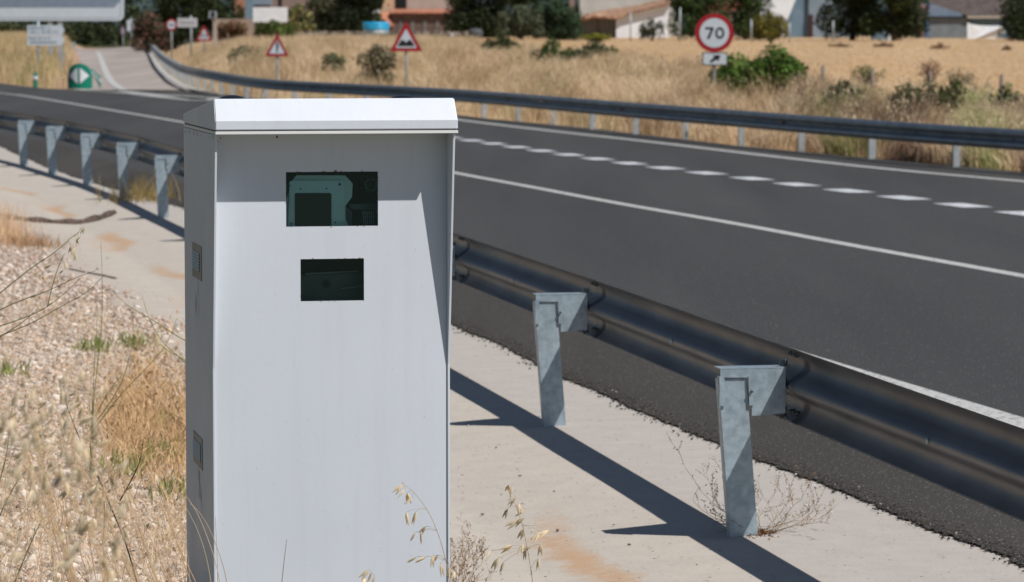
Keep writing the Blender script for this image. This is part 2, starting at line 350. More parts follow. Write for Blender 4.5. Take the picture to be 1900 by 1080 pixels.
def hterr(x, y):
    x = np.asarray(x, float); y = np.asarray(y, float)
    yy = np.maximum(y, 5.0); u = PXC+F*x/yy
    De = np.interp(u, EDGE_PX, EDGE_D)
    gate = sst((yy-De)/7)
    R = np.interp(yy, [45, 62, 100, 260, 300], [.05, .22, .50, 1.52, 1.6])
    Lm = np.interp(yy, [100, 112, 130, 180, 260], [.12, .35, .85, 1.35, 1.6])
    S = np.interp(yy, [126, 230, 330, 420], [0, .42, .62, .5])
    B = np.interp(yy, [128, 140, 200, 300], [0, .45, 1.15, 1.5])
    uc = np.interp(yy, [105, 112, 122, 133, 150, 170, 232, 300], [450, 405, 362, 340, 325, 312, 300, 292])
    ul = np.interp(yy, [128, 140, 160, 300], [118, 112, 112, 128])
    h = B+(S-B)*sst((u-ul+14)/44); h = h+(Lm-h)*sst((u-uc)/150); h = h+(R-h)*sst((u-820)/300)
    far = h*gate
    wv = wperp(x, y); near = np.interp(wv, VW, VZ)
    return np.where(wv > .1, np.where(y > 45, far, 0), np.where(y < 62, near, 0))
def H(x, y): return float(hterr(x, y))
def onground(px, py):              # ray / terrain intersection
    r = ray(px, py); lo, hi = 8.0, 900.0
    prev = 8.0; d = 8.0
    while d < 900:
        p = at(px, py, d)
        if p.z < H(p.x, p.y): break
        prev = d; d *= 1.01
    lo, hi = prev, d
    for _ in range(30):
        m = (lo+hi)/2; p = at(px, py, m)
        if p.z < H(p.x, p.y): hi = m
        else: lo = m
    return at(px, py, hi)

# ---------------------------------------------------------------- ground sheet
us = np.concatenate([np.linspace(-9000, -1500, 12), np.linspace(-1400, 3300, 236), np.linspace(3500, 11000, 12)])
ds = np.concatenate([np.linspace(5.1, 60, 180), np.linspace(60.8, 340, 260), np.geomspace(345, 3500, 30)])
UU, DD = np.meshgrid(us, ds); X = (UU-PXC)/F*DD; Y = DD
Z = hterr(X, Y)
wv = wperp(X, Y)
Z = Z - np.where((Y < 70) & (wv > -2.2), .03, 0) - np.where((Y >= 45) & (wv > .1), .015, 0)
Z += np.where((Y < 60) & (wv < -1.7), .012*np.sin(X*7.1)*np.cos(Y*5.3)+.01*np.sin(X*17+Y*9), 0)
soil = np.array([.40, .31, .25]); field = np.array([.54, .385, .235]); verge = np.array([.44, .31, .17]); dirt = np.array([.42, .27, .18])
T = np.zeros(X.shape+(3,)); T[:] = field
De = np.interp(UU, EDGE_PX, EDGE_D)
fenceD = np.interp(UU, [300, 850, 900, 1172, 1294, 1527, 1725, 1858, 2500], [230, 200, 170, 128, 106, 80, 70, 64, 55])
vg = (Y < fenceD); T[vg] = verge
T[(Y < 60) & (wv < 1)] = soil
T[(UU > 112) & (UU < 300) & (Y > 120)] = dirt
T[Y > 300] = (.07, .075, .035)
T[(Y < 60) & (wv < -4.5)] = (.13, .12, .07)
T[(Y < 11.5) & (wv < -1.2)] = (.12, .12, .075)
T *= (1+.08*np.sin(X*.7+Y*.13)*np.sin(Y*.21))[..., None]
nr, nc = X.shape
idx = np.arange(nr*nc).reshape(nr, nc)
Fc = np.stack([idx[:-1, :-1], idx[:-1, 1:], idx[1:, 1:], idx[1:, :-1]], -1).reshape(-1, 4)
g = npmesh('ground', np.stack([X, Y, Z], -1).reshape(-1, 3), Fc, M['ground'], T.reshape(-1, 3), smooth=True); setp(g, kind='structure')
# a skirt of ground round and behind the camera
b = MB(); b.add([(-60, -40, .0), (60, -40, .0), (60, 5.3, -.05), (-60, 5.3, -.05)], [(0, 1, 2, 3)]); b.t = [(.12, .115, .075)]*4
gb = b.build('ground_behind', M['ground'], tint=True); setp(gb, kind='structure')

# concrete verge with a shallow gutter
ws = np.linspace(-2.1, 1.25, 84); ys = np.concatenate([np.arange(2, 30, .08), np.arange(30, 68, .25)])
WW, YY = np.meshgrid(ws, ys); n1 = np.sin(YY*1.7)*.5+np.sin(YY*.63+1)*.5
left = -1.50-.25*n1-.012*np.maximum(YY-15, 0)
Wc = np.where(WW < -1.2, -1.2+(WW+1.2)*(left+1.2)/(-.9), WW)
XX = np.interp(YY, PYs, PXs)+Wc/.977
ZZ = np.interp(Wc, VW, VZ)+.006-np.where(Wc < left+.12, (left+.12-Wc)*.5, 0)
ZZ += .006*np.sin(YY*2.1+Wc*3)*sst((-Wc)/.5)
C0 = np.array([.492, .443, .388]); C1 = np.array([.44, .405, .37]); SED = np.array([.48, .32, .20]); C2 = np.array([.45, .37, .315])
TT = np.zeros(XX.shape+(3,)); TT[:] = C0
k = sst((Wc-.0)/.1)[..., None]; TT = TT*(1-k)+C1*k
edge = np.clip(1-abs(Wc-.02)/.03, 0, 1)[..., None]*.12; TT = TT*(1-edge)
cen = -.66+.10*np.sin(YY*.9)-.07*np.sin(YY*2.3)-.006*(YY-14)
sed = np.exp(-((Wc-cen)/.13)**2)*(.52+.36*np.sin(YY*1.15-1.61))
sed += .5*np.exp(-((Wc+1.0)/.25)**2)*np.clip(np.sin(YY*.8-1.4), 0, 1)
silt = np.clip(sed, 0, 1)
k = sst((-Wc-1.0)/.7)[..., None]; TT = TT*(1-.6*k)+C2*.6*k
nr, nc = XX.shape; idx = np.arange(nr*nc).reshape(nr, nc)
Fc = np.stack([idx[:-1, :-1], idx[:-1, 1:], idx[1:, 1:], idx[1:, :-1]], -1).reshape(-1, 4)
_v = npmesh('verge', np.stack([XX, YY, ZZ], -1).reshape(-1, 3), Fc, M['concrete'], TT.reshape(-1, 3), smooth=True); setp(_v, kind='structure')
at_ = _v.data.attributes.new('silt', 'FLOAT', 'POINT'); at_.data.foreach_set('value', silt.astype(np.float32).ravel())

# road: sheets over the verge
def resample(pts, step):
    out = [Vector(pts[0])]
    for a, c in zip(pts[:-1], pts[1:]):
        a = Vector(a); c = Vector(c); n = max(1, int((c-a).length/step))
        for i in range(1, n+1): out.append(a.lerp(c, i/n))
    return out
NE = [(-300, 226), (-100, 254), (0, 271), (49, 296), (163, 338), (285, 371), (339, 387), (845, 604), (1005, 681), (1123, 736), (1200, 771), (1351, 831), (1573, 920), (1900, 1053), (2500, 1290), (4200, 2000)]
ne = [gz(a, c) for a, c in NE]
ne[0] = Vector((ne[0].x, ne[0].y, 0))
nef = [p for p in resample(ne, .035) if p.y > 3]
nef2 = []
r1 = r2 = 0.0
for p in nef:
    r1 = r1*.6+random.gauss(0, .006); r2 = r2*.96+random.gauss(0, .0045)
    nef2.append(Vector((p.x+r1+r2, p.y, .014)))
FE = [(4200, 520), (3000, 422), (2100, 338), (1900, 321), (1370, 272), (1096, 239), (904, 221), (848, 214), (560, 190), (480, 184), (440, 179), (400, 173), (385, 170), (223, 168.5), (84, 165), (0, 155), (-200, 148), (-900, 136)]
fe = [gz(a, c) for a, c in FE]; fe = [Vector((p.x, p.y, .014)) for p in fe]
b = MB()
b.add(nef2[::-1]+fe[::-1] if False else nef2+fe, [tuple(range(len(nef2)+len(fe)))])
road = b.build('road', M['asphalt']); setp(road, kind='structure')
# coarse shoulder strip under the rail
strip = []
inner = []
for p in nef2:
    strip.append(Vector((p.x-.012, p.y, .0165)))
    inner.append(Vector((p.x+1.15, p.y+.1, .0165)))
b = MB(); n = len(strip); b.add(strip+inner, [(i, i+1, n+i+1, n+i) for i in range(n-1)])
sh = b.build('road_shoulder', M['asphaltrough']); setp(sh, kind='structure')
# crumbled aggregate along the broken edge
base = [(math.cos(a)*c, math.sin(a)*c, z) for z, c in ((-.5, .6), (.35, .8)) for a in (0, 1.26, 2.5, 3.8, 5.0)]+[(0, 0, .8)]
def rocks(name, P, S, cols, mat_, tri=True):
    ico = bmesh.new(); bmesh.ops.create_icosphere(ico, subdivisions=1, radius=1); bv = np.array([v.co[:] for v in ico.verts]); bf = np.array([[v.index for v in f.verts] for f in ico.faces]); ico.free()
    n = len(P); k = len(bv)
    Q = bv[None]*(1+rng.normal(0, .22, (n, k, 1)))
    sc3 = np.stack([rng.uniform(.7, 1.3, n), rng.uniform(.7, 1.3, n), rng.uniform(.4, .8, n)], -1)*S[:, None]
    th = rng.uniform(0, 2*PI, n); c, s = np.cos(th), np.sin(th)
    Q = Q*sc3[:, None]; Qx = Q[..., 0]*c[:, None]-Q[..., 1]*s[:, None]; Qy = Q[..., 0]*s[:, None]+Q[..., 1]*c[:, None]
    V = np.stack([Qx, Qy, Q[..., 2]], -1)+P[:, None]
    Fc = (bf[None]+(np.arange(n)*k)[:, None, None]).reshape(-1, 3)
    return npmesh(name, V.reshape(-1, 3), Fc, mat_, np.repeat(cols, k, 0))
sel = [p for p in nef2 if p.y < 42]
P = np.array([[p.x+abs(random.gauss(0, .07))-.02 if random.random() < .95 else p.x-abs(random.gauss(0, .045)), p.y+random.uniform(-.02, .02), .015] for p in sel for _ in range(34)])
S = rng.uniform(.003, .0085, len(P)); cols = np.repeat(rng.choice([.05, .07, .09, .12, .16, .55], len(P), p=[.25, .25, .2, .17, .12, .01])[:, None], 3, 1)
o = rocks('asphalt_crumbs', P, S, cols, M['stone']); setp(o, 'crumbled dark aggregate along the broken asphalt edge under the near rail', 'grit', kind='stuff')

# markings
def ribbon(name, mid, width, mat_, z, kind='structure'):
    mid = [Vector(p) for p in mid]; vs = []
    for i, p in enumerate(mid):
        t = (mid[min(i+1, len(mid)-1)]-mid[max(i-1, 0)]); t.z = 0; t.normalize(); nrm = Vector((t.y, -t.x, 0))*width/2
        zz = z if not callable(z) else z(p)
        vs += [Vector((p.x, p.y, 0))-nrm+Vector((0, 0, zz)), Vector((p.x, p.y, 0))+nrm+Vector((0, 0, zz))]
    b = MB(); b.add(vs, [(2*i, 2*i+1, 2*i+3, 2*i+2) for i in range(len(mid)-1)])
    return setp(b.build(name, mat_), kind=kind)
def smoothpoly(pts, it=3):
    pts = [Vector(p) for p in pts]
    for _ in range(it):
        q = [pts[0]]
        for a, c in zip(pts[:-1], pts[1:]): q += [a.lerp(c, .25), a.lerp(c, .75)]
        q.append(pts[-1]); pts = q
    return pts
A = [(-300, 147), (0, 172), (92, 186), (195, 203.6), (337.5, 227.5), (600, 274), (845.6, 323.3), (979.5, 347.8), (1091, 369.3), (1202.6, 389.7), (1370, 418.2), (1559, 454.3), (1747.6, 488), (1900, 515.6), (2300, 590)]
ribbon('road_line', smoothpoly([gz(*q) for q in A], 2), .16, M['line'], .0175)
Fl = [(385, 172.2), (440, 175), (516, 182.2), (600, 190), (848.4, 223.7), (1035, 246), (1202.6, 264), (1370, 284.5), (1634, 315), (1900, 338.5), (2500, 395)]
ribbon('road_line', smoothpoly([gz(*q) for q in Fl], 2), .20, M['line'], .0175)
wl = float(wperp(*gz(1640, 714)[:2]))+.09
Nl = [Vector((float(np.interp(y, PYs, PXs))+wl/.977-.036*max(y-18, 0), y, 0)) for y in np.arange(3, 34, 1.5)]
ribbon('road_line', smoothpoly(Nl, 2), .20, M['line'], .0205)
dl = [gz(*q) for q in [(700, 238), (876, 262), (962.7, 275.3), (1066.5, 290.6), (1181.7, 307), (1315.6, 324), (1400, 333.8), (1478.6, 344.8), (1576, 356.4), (1677, 369.3), (1780.7, 382.5), (1890, 397.5), (2000, 412)]]
# centre dashes: 1 m on, 1 m off
start = gz(1677, 369.3); segs = smoothpoly(dl, 2)
acc = [0]
for a, c in zip(segs[:-1], segs[1:]): acc.append(acc[-1]+(c-a).length)
acc = np.array(acc); SX = np.array([p.x for p in segs]); SY = np.array([p.y for p in segs])
s0 = float(np.interp(-start.y, -SY, acc)); sp_ = 1.93
kk = -30
while kk < 30:
    c = s0+kk*sp_; kk += 1
    if c < .6 or c > acc[-1]-.6: continue
    q = [Vector((float(np.interp(v, acc, SX)), float(np.interp(v, acc, SY)), 0)) for v in (c-.5, c, c+.5)]
    ribbon('dash_marking', q, .38, M['dash'], .0175)

# side road climbing away on the left
RE = [(470, 183), (400, 173), (360, 166), (330, 153), (308, 137), (292, 116), (282, 101), (272, 87.5)]
LE = [(186, 170), (170, 168), (160, 150), (152, 128), (146, 108), (140, 95), (136, 87.5)]
re_ = [onground(*q) for q in RE]; le_ = [onground(*q) for q in LE]
def at_d(poly, d):
    ys_ = [p.y for p in poly]; xs_ = [p.x for p in poly]; return float(np.interp(d, ys_, xs_))
ds2 = np.concatenate([np.linspace(121, 330, 70), [345, 380, 420]])
b = MB(); vs = []; ncol = 9
rmin = re_[0].y
for d in ds2:
    xl, xr = at_d(le_, d), at_d(re_, d)
    for i in range(ncol):
        x = xl+(xr-xl)*i/(ncol-1); vs.append((x, d, max(H(x, d)+.03, .017) if d > 124 else .0165))
b.add(vs, [(r*ncol+i, r*ncol+i+1, (r+1)*ncol+i+1, (r+1)*ncol+i) for r in range(len(ds2)-1) for i in range(ncol-1)], True)
setp(b.build('side_road', M['oldasphalt']), kind='structure')
ribbon('road_line', smoothpoly([onground(*q) for q in [(230, 169), (218, 163), (205, 152), (196, 135), (189, 115), (181, 97)]]), .30, M['line'], lambda p: max(H(p.x, p.y)+.045, .03))
ribbon('road_line', smoothpoly([onground(*q) for q in [(395, 171.5), (375, 170), (350, 165), (325, 152), (303, 135), (288, 116), (276, 100)]]), .28, M['line'], lambda p: max(H(p.x, p.y)+.045, .03))
# hatched island
for i in range(17):
    t = i/16; a = gz(206+t*186, 170.5+t*13.5); c = gz(150+t*215, 167.5+t*21)
    ribbon('hatch_marking', [a, c], .85, M['line'], .036)

# ---------------------------------------------------------------- hills and the like
b = MB(); hx = np.linspace(-700, 900, 60)
vs = []
for x in hx:
    t = 24+9*math.sin(x*.006+.4)+4*math.sin(x*.021)+max(0, 10*math.exp(-((x+260)/120)**2))
    vs += [(x, 2200, -5), (x, 2350, t), (x, 2600, t*1.3)]
b.add(vs, [(3*i+j, 3*i+3+j, 3*i+4+j, 3*i+1+j) for i in range(59) for j in range(2)], True)
M['hill'] = mat('hazy_wooded_hill', (.035, .060, .065), (.055, .085, .095), .05, .95)  # distance haze mixed into the bluish hill colour
setp(b.build('hill', M['hill']), kind='structure')

# ---------------------------------------------------------------- guardrails
WPROF = [(.026, .155), (.034, .150), (.060, .128), (.080, .104), (.083, .085), (.080, .066), (.056, .044), (.022, .022), (.006, .010), (.002, 0), (.006, -.010), (.022, -.022), (.056, -.044), (.080, -.066), (.083, -.085), (.080, -.104), (.060, -.128), (.034, -.150), (.026, -.155)]
def beam(name, path, side, mat_, parent, thick=.003):   # path of 3D points (beam centre), side=+1: corrugations to the right
    path = [Vector(p) for p in path]; n = len(path); k = len(WPROF); vs = []
    for i, p in enumerate(path):
        t = path[min(i+1, n-1)]-path[max(i-1, 0)]; t.z = 0; t.normalize(); nr_ = Vector((t.y, -t.x, 0))*side
        for a, z in WPROF: vs.append(p+nr_*a+Vector((0, 0, z)))
        for a, z in WPROF[::-1]: vs.append(p+nr_*(a-thick)+Vector((0, 0, z)))
    m = 2*k
    fs = [(i*m+j, i*m+(j+1) % m, (i+1)*m+(j+1) % m, (i+1)*m+j) for i in range(n-1) for j in range(m)]
    fs += [tuple(range(m)), tuple((n-1)*m+j for j in range(m-1, -1, -1))]
    b = MB(); b.add(vs, fs, True)
    o = b.build(name, mat_, parent)
    return o
gr = empty('guardrail', (POSTS[5][0], POSTS[5][1], 0), 'near galvanised steel guardrail curving along the concrete verge behind the white cabinet', 'guardrail')
E = .225
def pdir(y):
    e = 1.5; x0, x1 = np.interp(y-e, PYs, PXs), np.interp(y+e, PYs, PXs); v = Vector((x1-x0, 2*e, 0)); return v.normalized()
bp = []
for y in np.arange(1, 67, .5):
    t = pdir(y); nr_ = Vector((t.y, -t.x, 0)); x = float(np.interp(y, PYs, PXs))
    bp.append(Vector((x, y, .625))+nr_*E)
ro = beam('rail_beam', bp, 1, M['rail'], gr)
# the lapped joint plates and bolts
for i, (x, y) in enumerate(POSTS):
    if y < 1 or y > 66: continue
    t = pdir(y); nr_ = Vector((t.y, -t.x, 0)); up = Vector((0, 0, 1)); c = Vector((x, y, 0))
    lean = Vector((-.078 if y < 25 else -.045, .0, 1.0))
    lean = lean.normalized(); 
    zb = H(x, y)-.25; L = .665-zb; hw = .06
    a0 = c+Vector((0, 0, zb))
    p = MB()
    # web facing down the road, flanges and lips pointing away
    def sweep(n0, n1, t0, t1):
        ctr = a0+lean*(L/2)+nr_*((n0+n1)/2)+t*((t0+t1)/2)
        p.box(ctr, nr_*((n1-n0)/2), t*((t1-t0)/2), lean*(L/2))
    sh_ = -lean.x*0
    sweep(0, .12, 0, .005); sweep(0, .005, .0052, .055); sweep(.115, .12, .0052, .055); sweep(.0052, .020, .050, .055); sweep(.100, .1148, .050, .055)
    po = p.build('post', M['galv'], gr, bevel=.0012)
    # spacer bracket between post and rail
    off = lean*( .70-zb)-Vector((0, 0, .70-zb)); o3 = c+Vector((lean.x/lean.z*.70, 0, 0)); BE = .268
    q = MB()
    def P3(n_, t_, z_): return o3+nr_*n_+t*t_+Vector((0, 0, z_))
    q.prism([P3(-.010, -.006, .702), P3(BE, -.006, .702), P3(BE, -.006, .515), P3(.125, -.006, .505), P3(.125, -.006, .665), P3(-.010, -.006, .668)], t*.004)
    q.prism([P3(-.012, -.007, .7022), P3(BE+.002, -.007, .7022), P3(BE+.002, -.007, .7062), P3(-.012, -.007, .7062)], t*.10)
    q.prism([P3(BE-.0045, -.0015, .70), P3(BE-.0005, -.0015, .70), P3(BE-.0005, -.0015, .517), P3(BE-.0045, -.0015, .517)], t*.09); q.prism([P3(BE, .03, .66), P3(E-lean.x*.66+.004, .03, .66), P3(E-lean.x*.66+.004, .03, .56), P3(BE, .03, .56)], t*.05)
    q.prism([P3(-.016, -.010, .672), P3(.006, -.010, .672), P3(.012, -.010, .55), P3(-.010, -.010, .55)], t*.0035)
    q.prism([P3(.108, -.0125, .672), P3(.129, -.0125, .672), P3(.131, -.0125, .55), P3(.112, -.0125, .55)], t*.006)
    q.prism([P3(-.014, -.0095, .672), P3(-.014, -.0095, .54), P3(-.014, .035, .54), P3(-.014, .035, .672)], nr_*.003)
    br = q.build('spacer_bracket', M['galv'], po)
    s = MB()
    s.lathe(P3(.120, -.018, .61), [(.007, 0), (.007, .006)], 6, tuple(-t), tuple(nr_))
    for dz in (.10, .02, -.10, -.13):
        s.lathe(P3(E+.056, .03, .625+dz), [(.016, 0), (.016, .010), (.009, .011), (.009, .030)], 6, tuple(-nr_), tuple(t))
    for dz in (.125, -.12):
        s.lathe(P3(E+.105, .06, .625+dz), [(.011, -.03), (.011, .006), (.006, .007), (.006, .014)], 6, tuple(-nr_), tuple(t))
        s.lathe(P3(E+.105, .14, .625+dz), [(.011, -.03), (.011, .006), (.006, .007), (.006, .014)], 6, tuple(-nr_), tuple(t))
    build_each(s, 'bolt', M['screw'], po)
    # lapped joint of two rail lengths
    if y < 60:
        jp = []
        for yy_ in np.linspace(y-.05, y+.30, 4): tt = pdir(yy_); jp.append(Vector((float(np.interp(yy_, PYs, PXs)), yy_, .625))+Vector((tt.y, -tt.x, 0))*(E-.0012))
        beam('lap_joint', jp, 1, M['rail'], gr)
# mid-span bolt heads on the near rail
s = MB()
for y in (12.3, 16.3, 20.3):
    t = pdir(y); nr_ = Vector((t.y, -t.x, 0)); s.lathe(Vector((float(np.interp(y, PYs, PXs)), y, .625))+nr_*(E+.001), [(.012, 0), (.012, .006)], 8, tuple(-nr_), tuple(t))
build_each(s, 'bolt_head', M['galv'], gr)

FR = [(2500, 41), (2050, 47.9), (1755.5, 52.75), (1603, 56.0), (1474, 59.3), (1360, 62.8), (1260, 66.0), (1169, 69.3), (1091, 72.6), (1020, 75.9), (957, 79.2), (904, 82), (848, 85), (700, 91.5), (560, 98), (480, 102.5), (440, 106.5), (400, 112), (372, 118), (350, 124), (330, 134), (315, 150), (300, 172), (290, 205), (284, 235), (278, 262)]
frp = [Vector(((u_-PXC)/F*d, d, 0)) for u_, d in FR]; frp = smoothpoly(frp, 2)
fac = np.concatenate([[0], np.cumsum([(c-a).length for a, c in zip(frp[:-1], frp[1:])])])
fX = np.array([p.x for p in frp]); fY = np.array([p.y for p in frp])
def fz(d): return float(np.interp(d, [100, 112, 130, 232, 262], [0, .12, .15, .42, .45]))
frl = empty('guardrail', frp[30], 'far guardrail sweeping along the opposite side of the road below the dry grass', 'guardrail')
path = []
for s_ in np.arange(0, fac[-1], 1.2):
    x, y = float(np.interp(s_, fac, fX)), float(np.interp(s_, fac, fY)); path.append(Vector((x, y, .505+fz(y))))
beam('rail_beam', path, -1, M['farrail'], frl)
s1755 = float(np.interp(52.75, fY, fac))
i = 0; s_ = s1755-2*3.45
bolts = MB(); refl = MB()
while s_ < fac[-1]-1:
    x, y = float(np.interp(s_, fac, fX)), float(np.interp(s_, fac, fY)); x2, y2 = float(np.interp(s_+.5, fac, fX)), float(np.interp(s_+.5, fac, fY))
    t = Vector((x2-x, y2-y, 0)).normalized(); nr_ = Vector((t.y, -t.x, 0)); zb = min(fz(y), H(x, y))-.3
    p = MB(); c = Vector((x, y, 0))+nr_*.16
    zt = .62+fz(y); L = zt-zb
    for n0, n1, t0, t1 in ((-.06, .06, 0, .005), (-.06, -.055, .0052, .055), (.055, .06, .0052, .055)):
        p.box(c+nr_*((n0+n1)/2)+t*((t0+t1)/2)+Vector((0, 0, zb+L/2)), nr_*((n1-n0)/2), t*((t1-t0)/2), Vector((0, 0, L/2)))
    po = p.build('post', M['farpost'], frl)
    if s_ < fac[-1]*.6:
        q = MB(); q.box(Vector((x, y, .52+fz(y)))+nr_*.05, nr_*.045, t*.05, Vector((0, 0, .08))); q.build('spacer_bracket', M['farpost'], po)
    for j in range(2):
        bx_ = float(np.interp(s_+1.2+j*.9, fac, fX)); by_ = float(np.interp(s_+1.2+j*.9, fac, fY))
        bolts.lathe(Vector((bx_, by_, .505+fz(y)+(.05 if j else -.0)))-nr_*(.045 if j else .006), [(.018, 0), (.018, .02)], 8, tuple(-nr_), tuple(t))
    if i % 3 == 1: refl.lathe(Vector((x2, y2, .50+fz(y)))-nr_*.006, [(.04, 0), (.04, .03)], 10, tuple(-nr_), tuple(t))
    s_ += 3.45 if y < 100 else 3.2; i += 1
build_each(bolts, 'bolt_head', M['galv'], frl)
M['amber'] = mat('amber_reflector', (.25, .10, .02), rough=.3)
build_each(refl, 'reflector', M['amber'], frl)
# third rail with its end run into the ground, left of the side road
g3 = empty('guardrail', at(112, 140, 150), 'short guardrail with its end sunk in the bank left of the side road', 'guardrail')
pth = []
for px, d, zt in ((109, 146, -.1), (112, 152, .16), (117, 165, .42), (121, 182, .62), (125, 205, .78), (130, 235, .86), (136, 265, .92), (140, 290, .98)):
    pth.append(Vector(((px-PXC)/F*d, d, zt)))
beam('rail_beam', smoothpoly(pth, 2), 1, M['galv'], g3)
for px, d in ((117.5, 166), (119.5, 175), (121.3, 184), (123.3, 195), (125.2, 206), (127.5, 219), (130, 233)):
    p = MB(); x = (px-PXC)/F*d; p.abox(x-.20, x-.08, d, d+.05, H(x, d)-.3, .74); p.build('post', M['farpost'], g3)

# ---------------------------------------------------------------- the speed camera cabinet
D0 = 10.67; X0 = (400-PXC)/600.0
BX = Vector((.98, .199, 0)).normalized(); BD = Vector((-BX.y, BX.x, 0))   # along the front / into depth
BW = .758; BDEP = .93
org = at(400, 250, D0); org.z = 0
# local frame: X along front (0..BW), T depth (0 = front panel, roof lip at -PR), z up
PR = .132
orgp = org+BD*PR                      # origin on the panel plane
def BP(x, t, z): return orgp+BX*x+BD*t+Vector((0, 0, z))
def onpanel(px, py, t=0.0):           # photograph pixel -> (x, z) in the plane at depth t
    r = ray(px, py); o = Vector((0, 0, HC)); pl = orgp+BD*t
    k_ = (pl-o).dot(BD)/r.dot(BD); p = o+r*k_; return ((p-orgp).dot(BX), p.z)
def onside(px, py):
    r = ray(px, py); o = Vector((0, 0, HC)); k_ = (orgp-o).dot(BX)/r.dot(BX); p = o+r*k_; return ((p-orgp).dot(BD), p.z)
cab = empty('speed_camera_cabinet', orgp, 'tall white steel roadside cabinet with two dark glass windows and an overhanging roof', 'speed camera')
zl = onpanel(400, 250, -PR)[1]; zs = onpanel(400, 225, -PR)[1]; zr = onpanel(398, 183.5, -PR+.034)[1]
XL = 0.0; XR = onpanel(845, 300, -.106)[0]; TB = .80
zflush = 1.04
def lb(mb, x0, x1, t0, t1, z0, z1): mb.box(BP((x0+x1)/2, (t0+t1)/2, (z0+z1)/2), BX*((x1-x0)/2), BD*((t1-t0)/2), Vector((0, 0, (z1-z0)/2)))
th = .008
# side walls: their front edges stand proud of the panel at the top and taper back to it
for k_, xa in enumerate((XL, XR-th)):
    b = MB(); b.prism([BP(xa, -.106, zl-.002), BP(xa, -.006, zflush), BP(xa, -.006, .06), BP(xa, TB, .06), BP(xa, TB, zl-.002)], BX*th)
    b.build('side_wall', M['white'], cab, bevel=.0015)
b = MB(); lb(b, XL+th+.001, XR-th-.001, TB-.008, TB, .06, zl-.002); b.build('back_wall', M['white'], cab)
# front panel with its two openings
w1 = [onpanel(530.5, 319.5), onpanel(701.5, 419)]; w2 = [onpanel(557.5, 481), onpanel(675.5, 557.5)]
wins = [(w1[0][0], w1[1][0], w1[1][1], w1[0][1]), (w2[0][0], w2[1][0], w2[1][1], w2[0][1])]
def holed(mb, x0, x1, z0, z1, holes, t0, t1):
    xs = sorted({x0, x1}|{h[0] for h in holes}|{h[1] for h in holes}); zs_ = sorted({z0, z1}|{h[2] for h in holes}|{h[3] for h in holes})
    for t in (t0, t1):
        for i in range(len(xs)-1):
            for j in range(len(zs_)-1):
                cx, cz = (xs[i]+xs[i+1])/2, (zs_[j]+zs_[j+1])/2
                if any(h[0] < cx < h[1] and h[2] < cz < h[3] for h in holes): continue
                q = [BP(xs[i], t, zs_[j]), BP(xs[i+1], t, zs_[j]), BP(xs[i+1], t, zs_[j+1]), BP(xs[i], t, zs_[j+1])]
                mb.add(q if t == t0 else q[::-1], [(0, 1, 2, 3)])
    for h in holes:
        a, c, d, e = h
        for (p, q) in (((a, d), (c, d)), ((c, d), (c, e)), ((c, e), (a, e)), ((a, e), (a, d))):
            mb.add([BP(p[0], t0, p[1]), BP(p[0], t1, p[1]), BP(q[0], t1, q[1]), BP(q[0], t0, q[1])], [(0, 1, 2, 3)])
b = MB(); holed(b, XL+th+.0005, XR-th-.0005, .06, zl-.003, wins, 0, .004)
me_p = b
# no normal recalculation trouble: build and keep
pan = b.build('front_panel', M['white'], cab)
# plinth
b = MB(); lb(b, XL-.03, XR+.03, -.05, TB+.03, -.15, .055); b.build('plinth', M['concrete'], cab, bevel=.01)
# roof: slab lip, gap, fascia, raked front face, back slope
def roofprof(x):
    return [BP(x, -PR, zl+.013), BP(x, -PR, zs), BP(x, -PR+.034, zr), BP(x, TB+.0, zr-.066), BP(x, TB+.0, zl+.013)]
RL, RR_ = XL-.001, onpanel(850, 240, -PR)[0]
b = MB()
pl_, pr_ = roofprof(RL), roofprof(RR_)
pr_[2] = BP(RR_-.006, -PR+.034, zr)
b.add(pl_+pr_, [(0, 1, 2, 3, 4), (9, 8, 7, 6, 5)]+[(i, i+5, (i+1) % 5+5, (i+1) % 5) for i in range(5)])
roof = b.build('roof', M['white'], cab, bevel=.003)
b = MB(); lb(b, RL, RR_, -PR-.001, TB+.002, zl, zl+.0095); b.build('lip', M['lip'], roof, bevel=.001)
b = MB(); lb(b, RL+.004, RR_-.004, -PR+.004, TB-.004, zl+.0095, zl+.0132); b.build('seam', M['seam'], roof)
# two dark domes standing on the roof
for pxc in (430.5, 747):
    t_ = .30; r = ray(pxc, 177); o_ = Vector((0, 0, HC)); k_ = (orgp+BD*t_-o_).dot(BD)/r.dot(BD); p = o_+r*k_
    x_ = (p-orgp).dot(BX); ztop = onpanel(pxc, 176.3, t_)[1]; zro = zr-.066*(t_+PR-.034)/(TB+PR-.034)
    b = MB(); hgt = ztop-zro+.004
    b.lathe(BP(x_, t_, zro-.004), [(.045, 0), (.046, hgt*.35), (.043, hgt*.62), (.033, hgt*.85), (.017, hgt*.97), (.004, hgt)], 28)
    b.build('roof_dome', M['black'], cab)
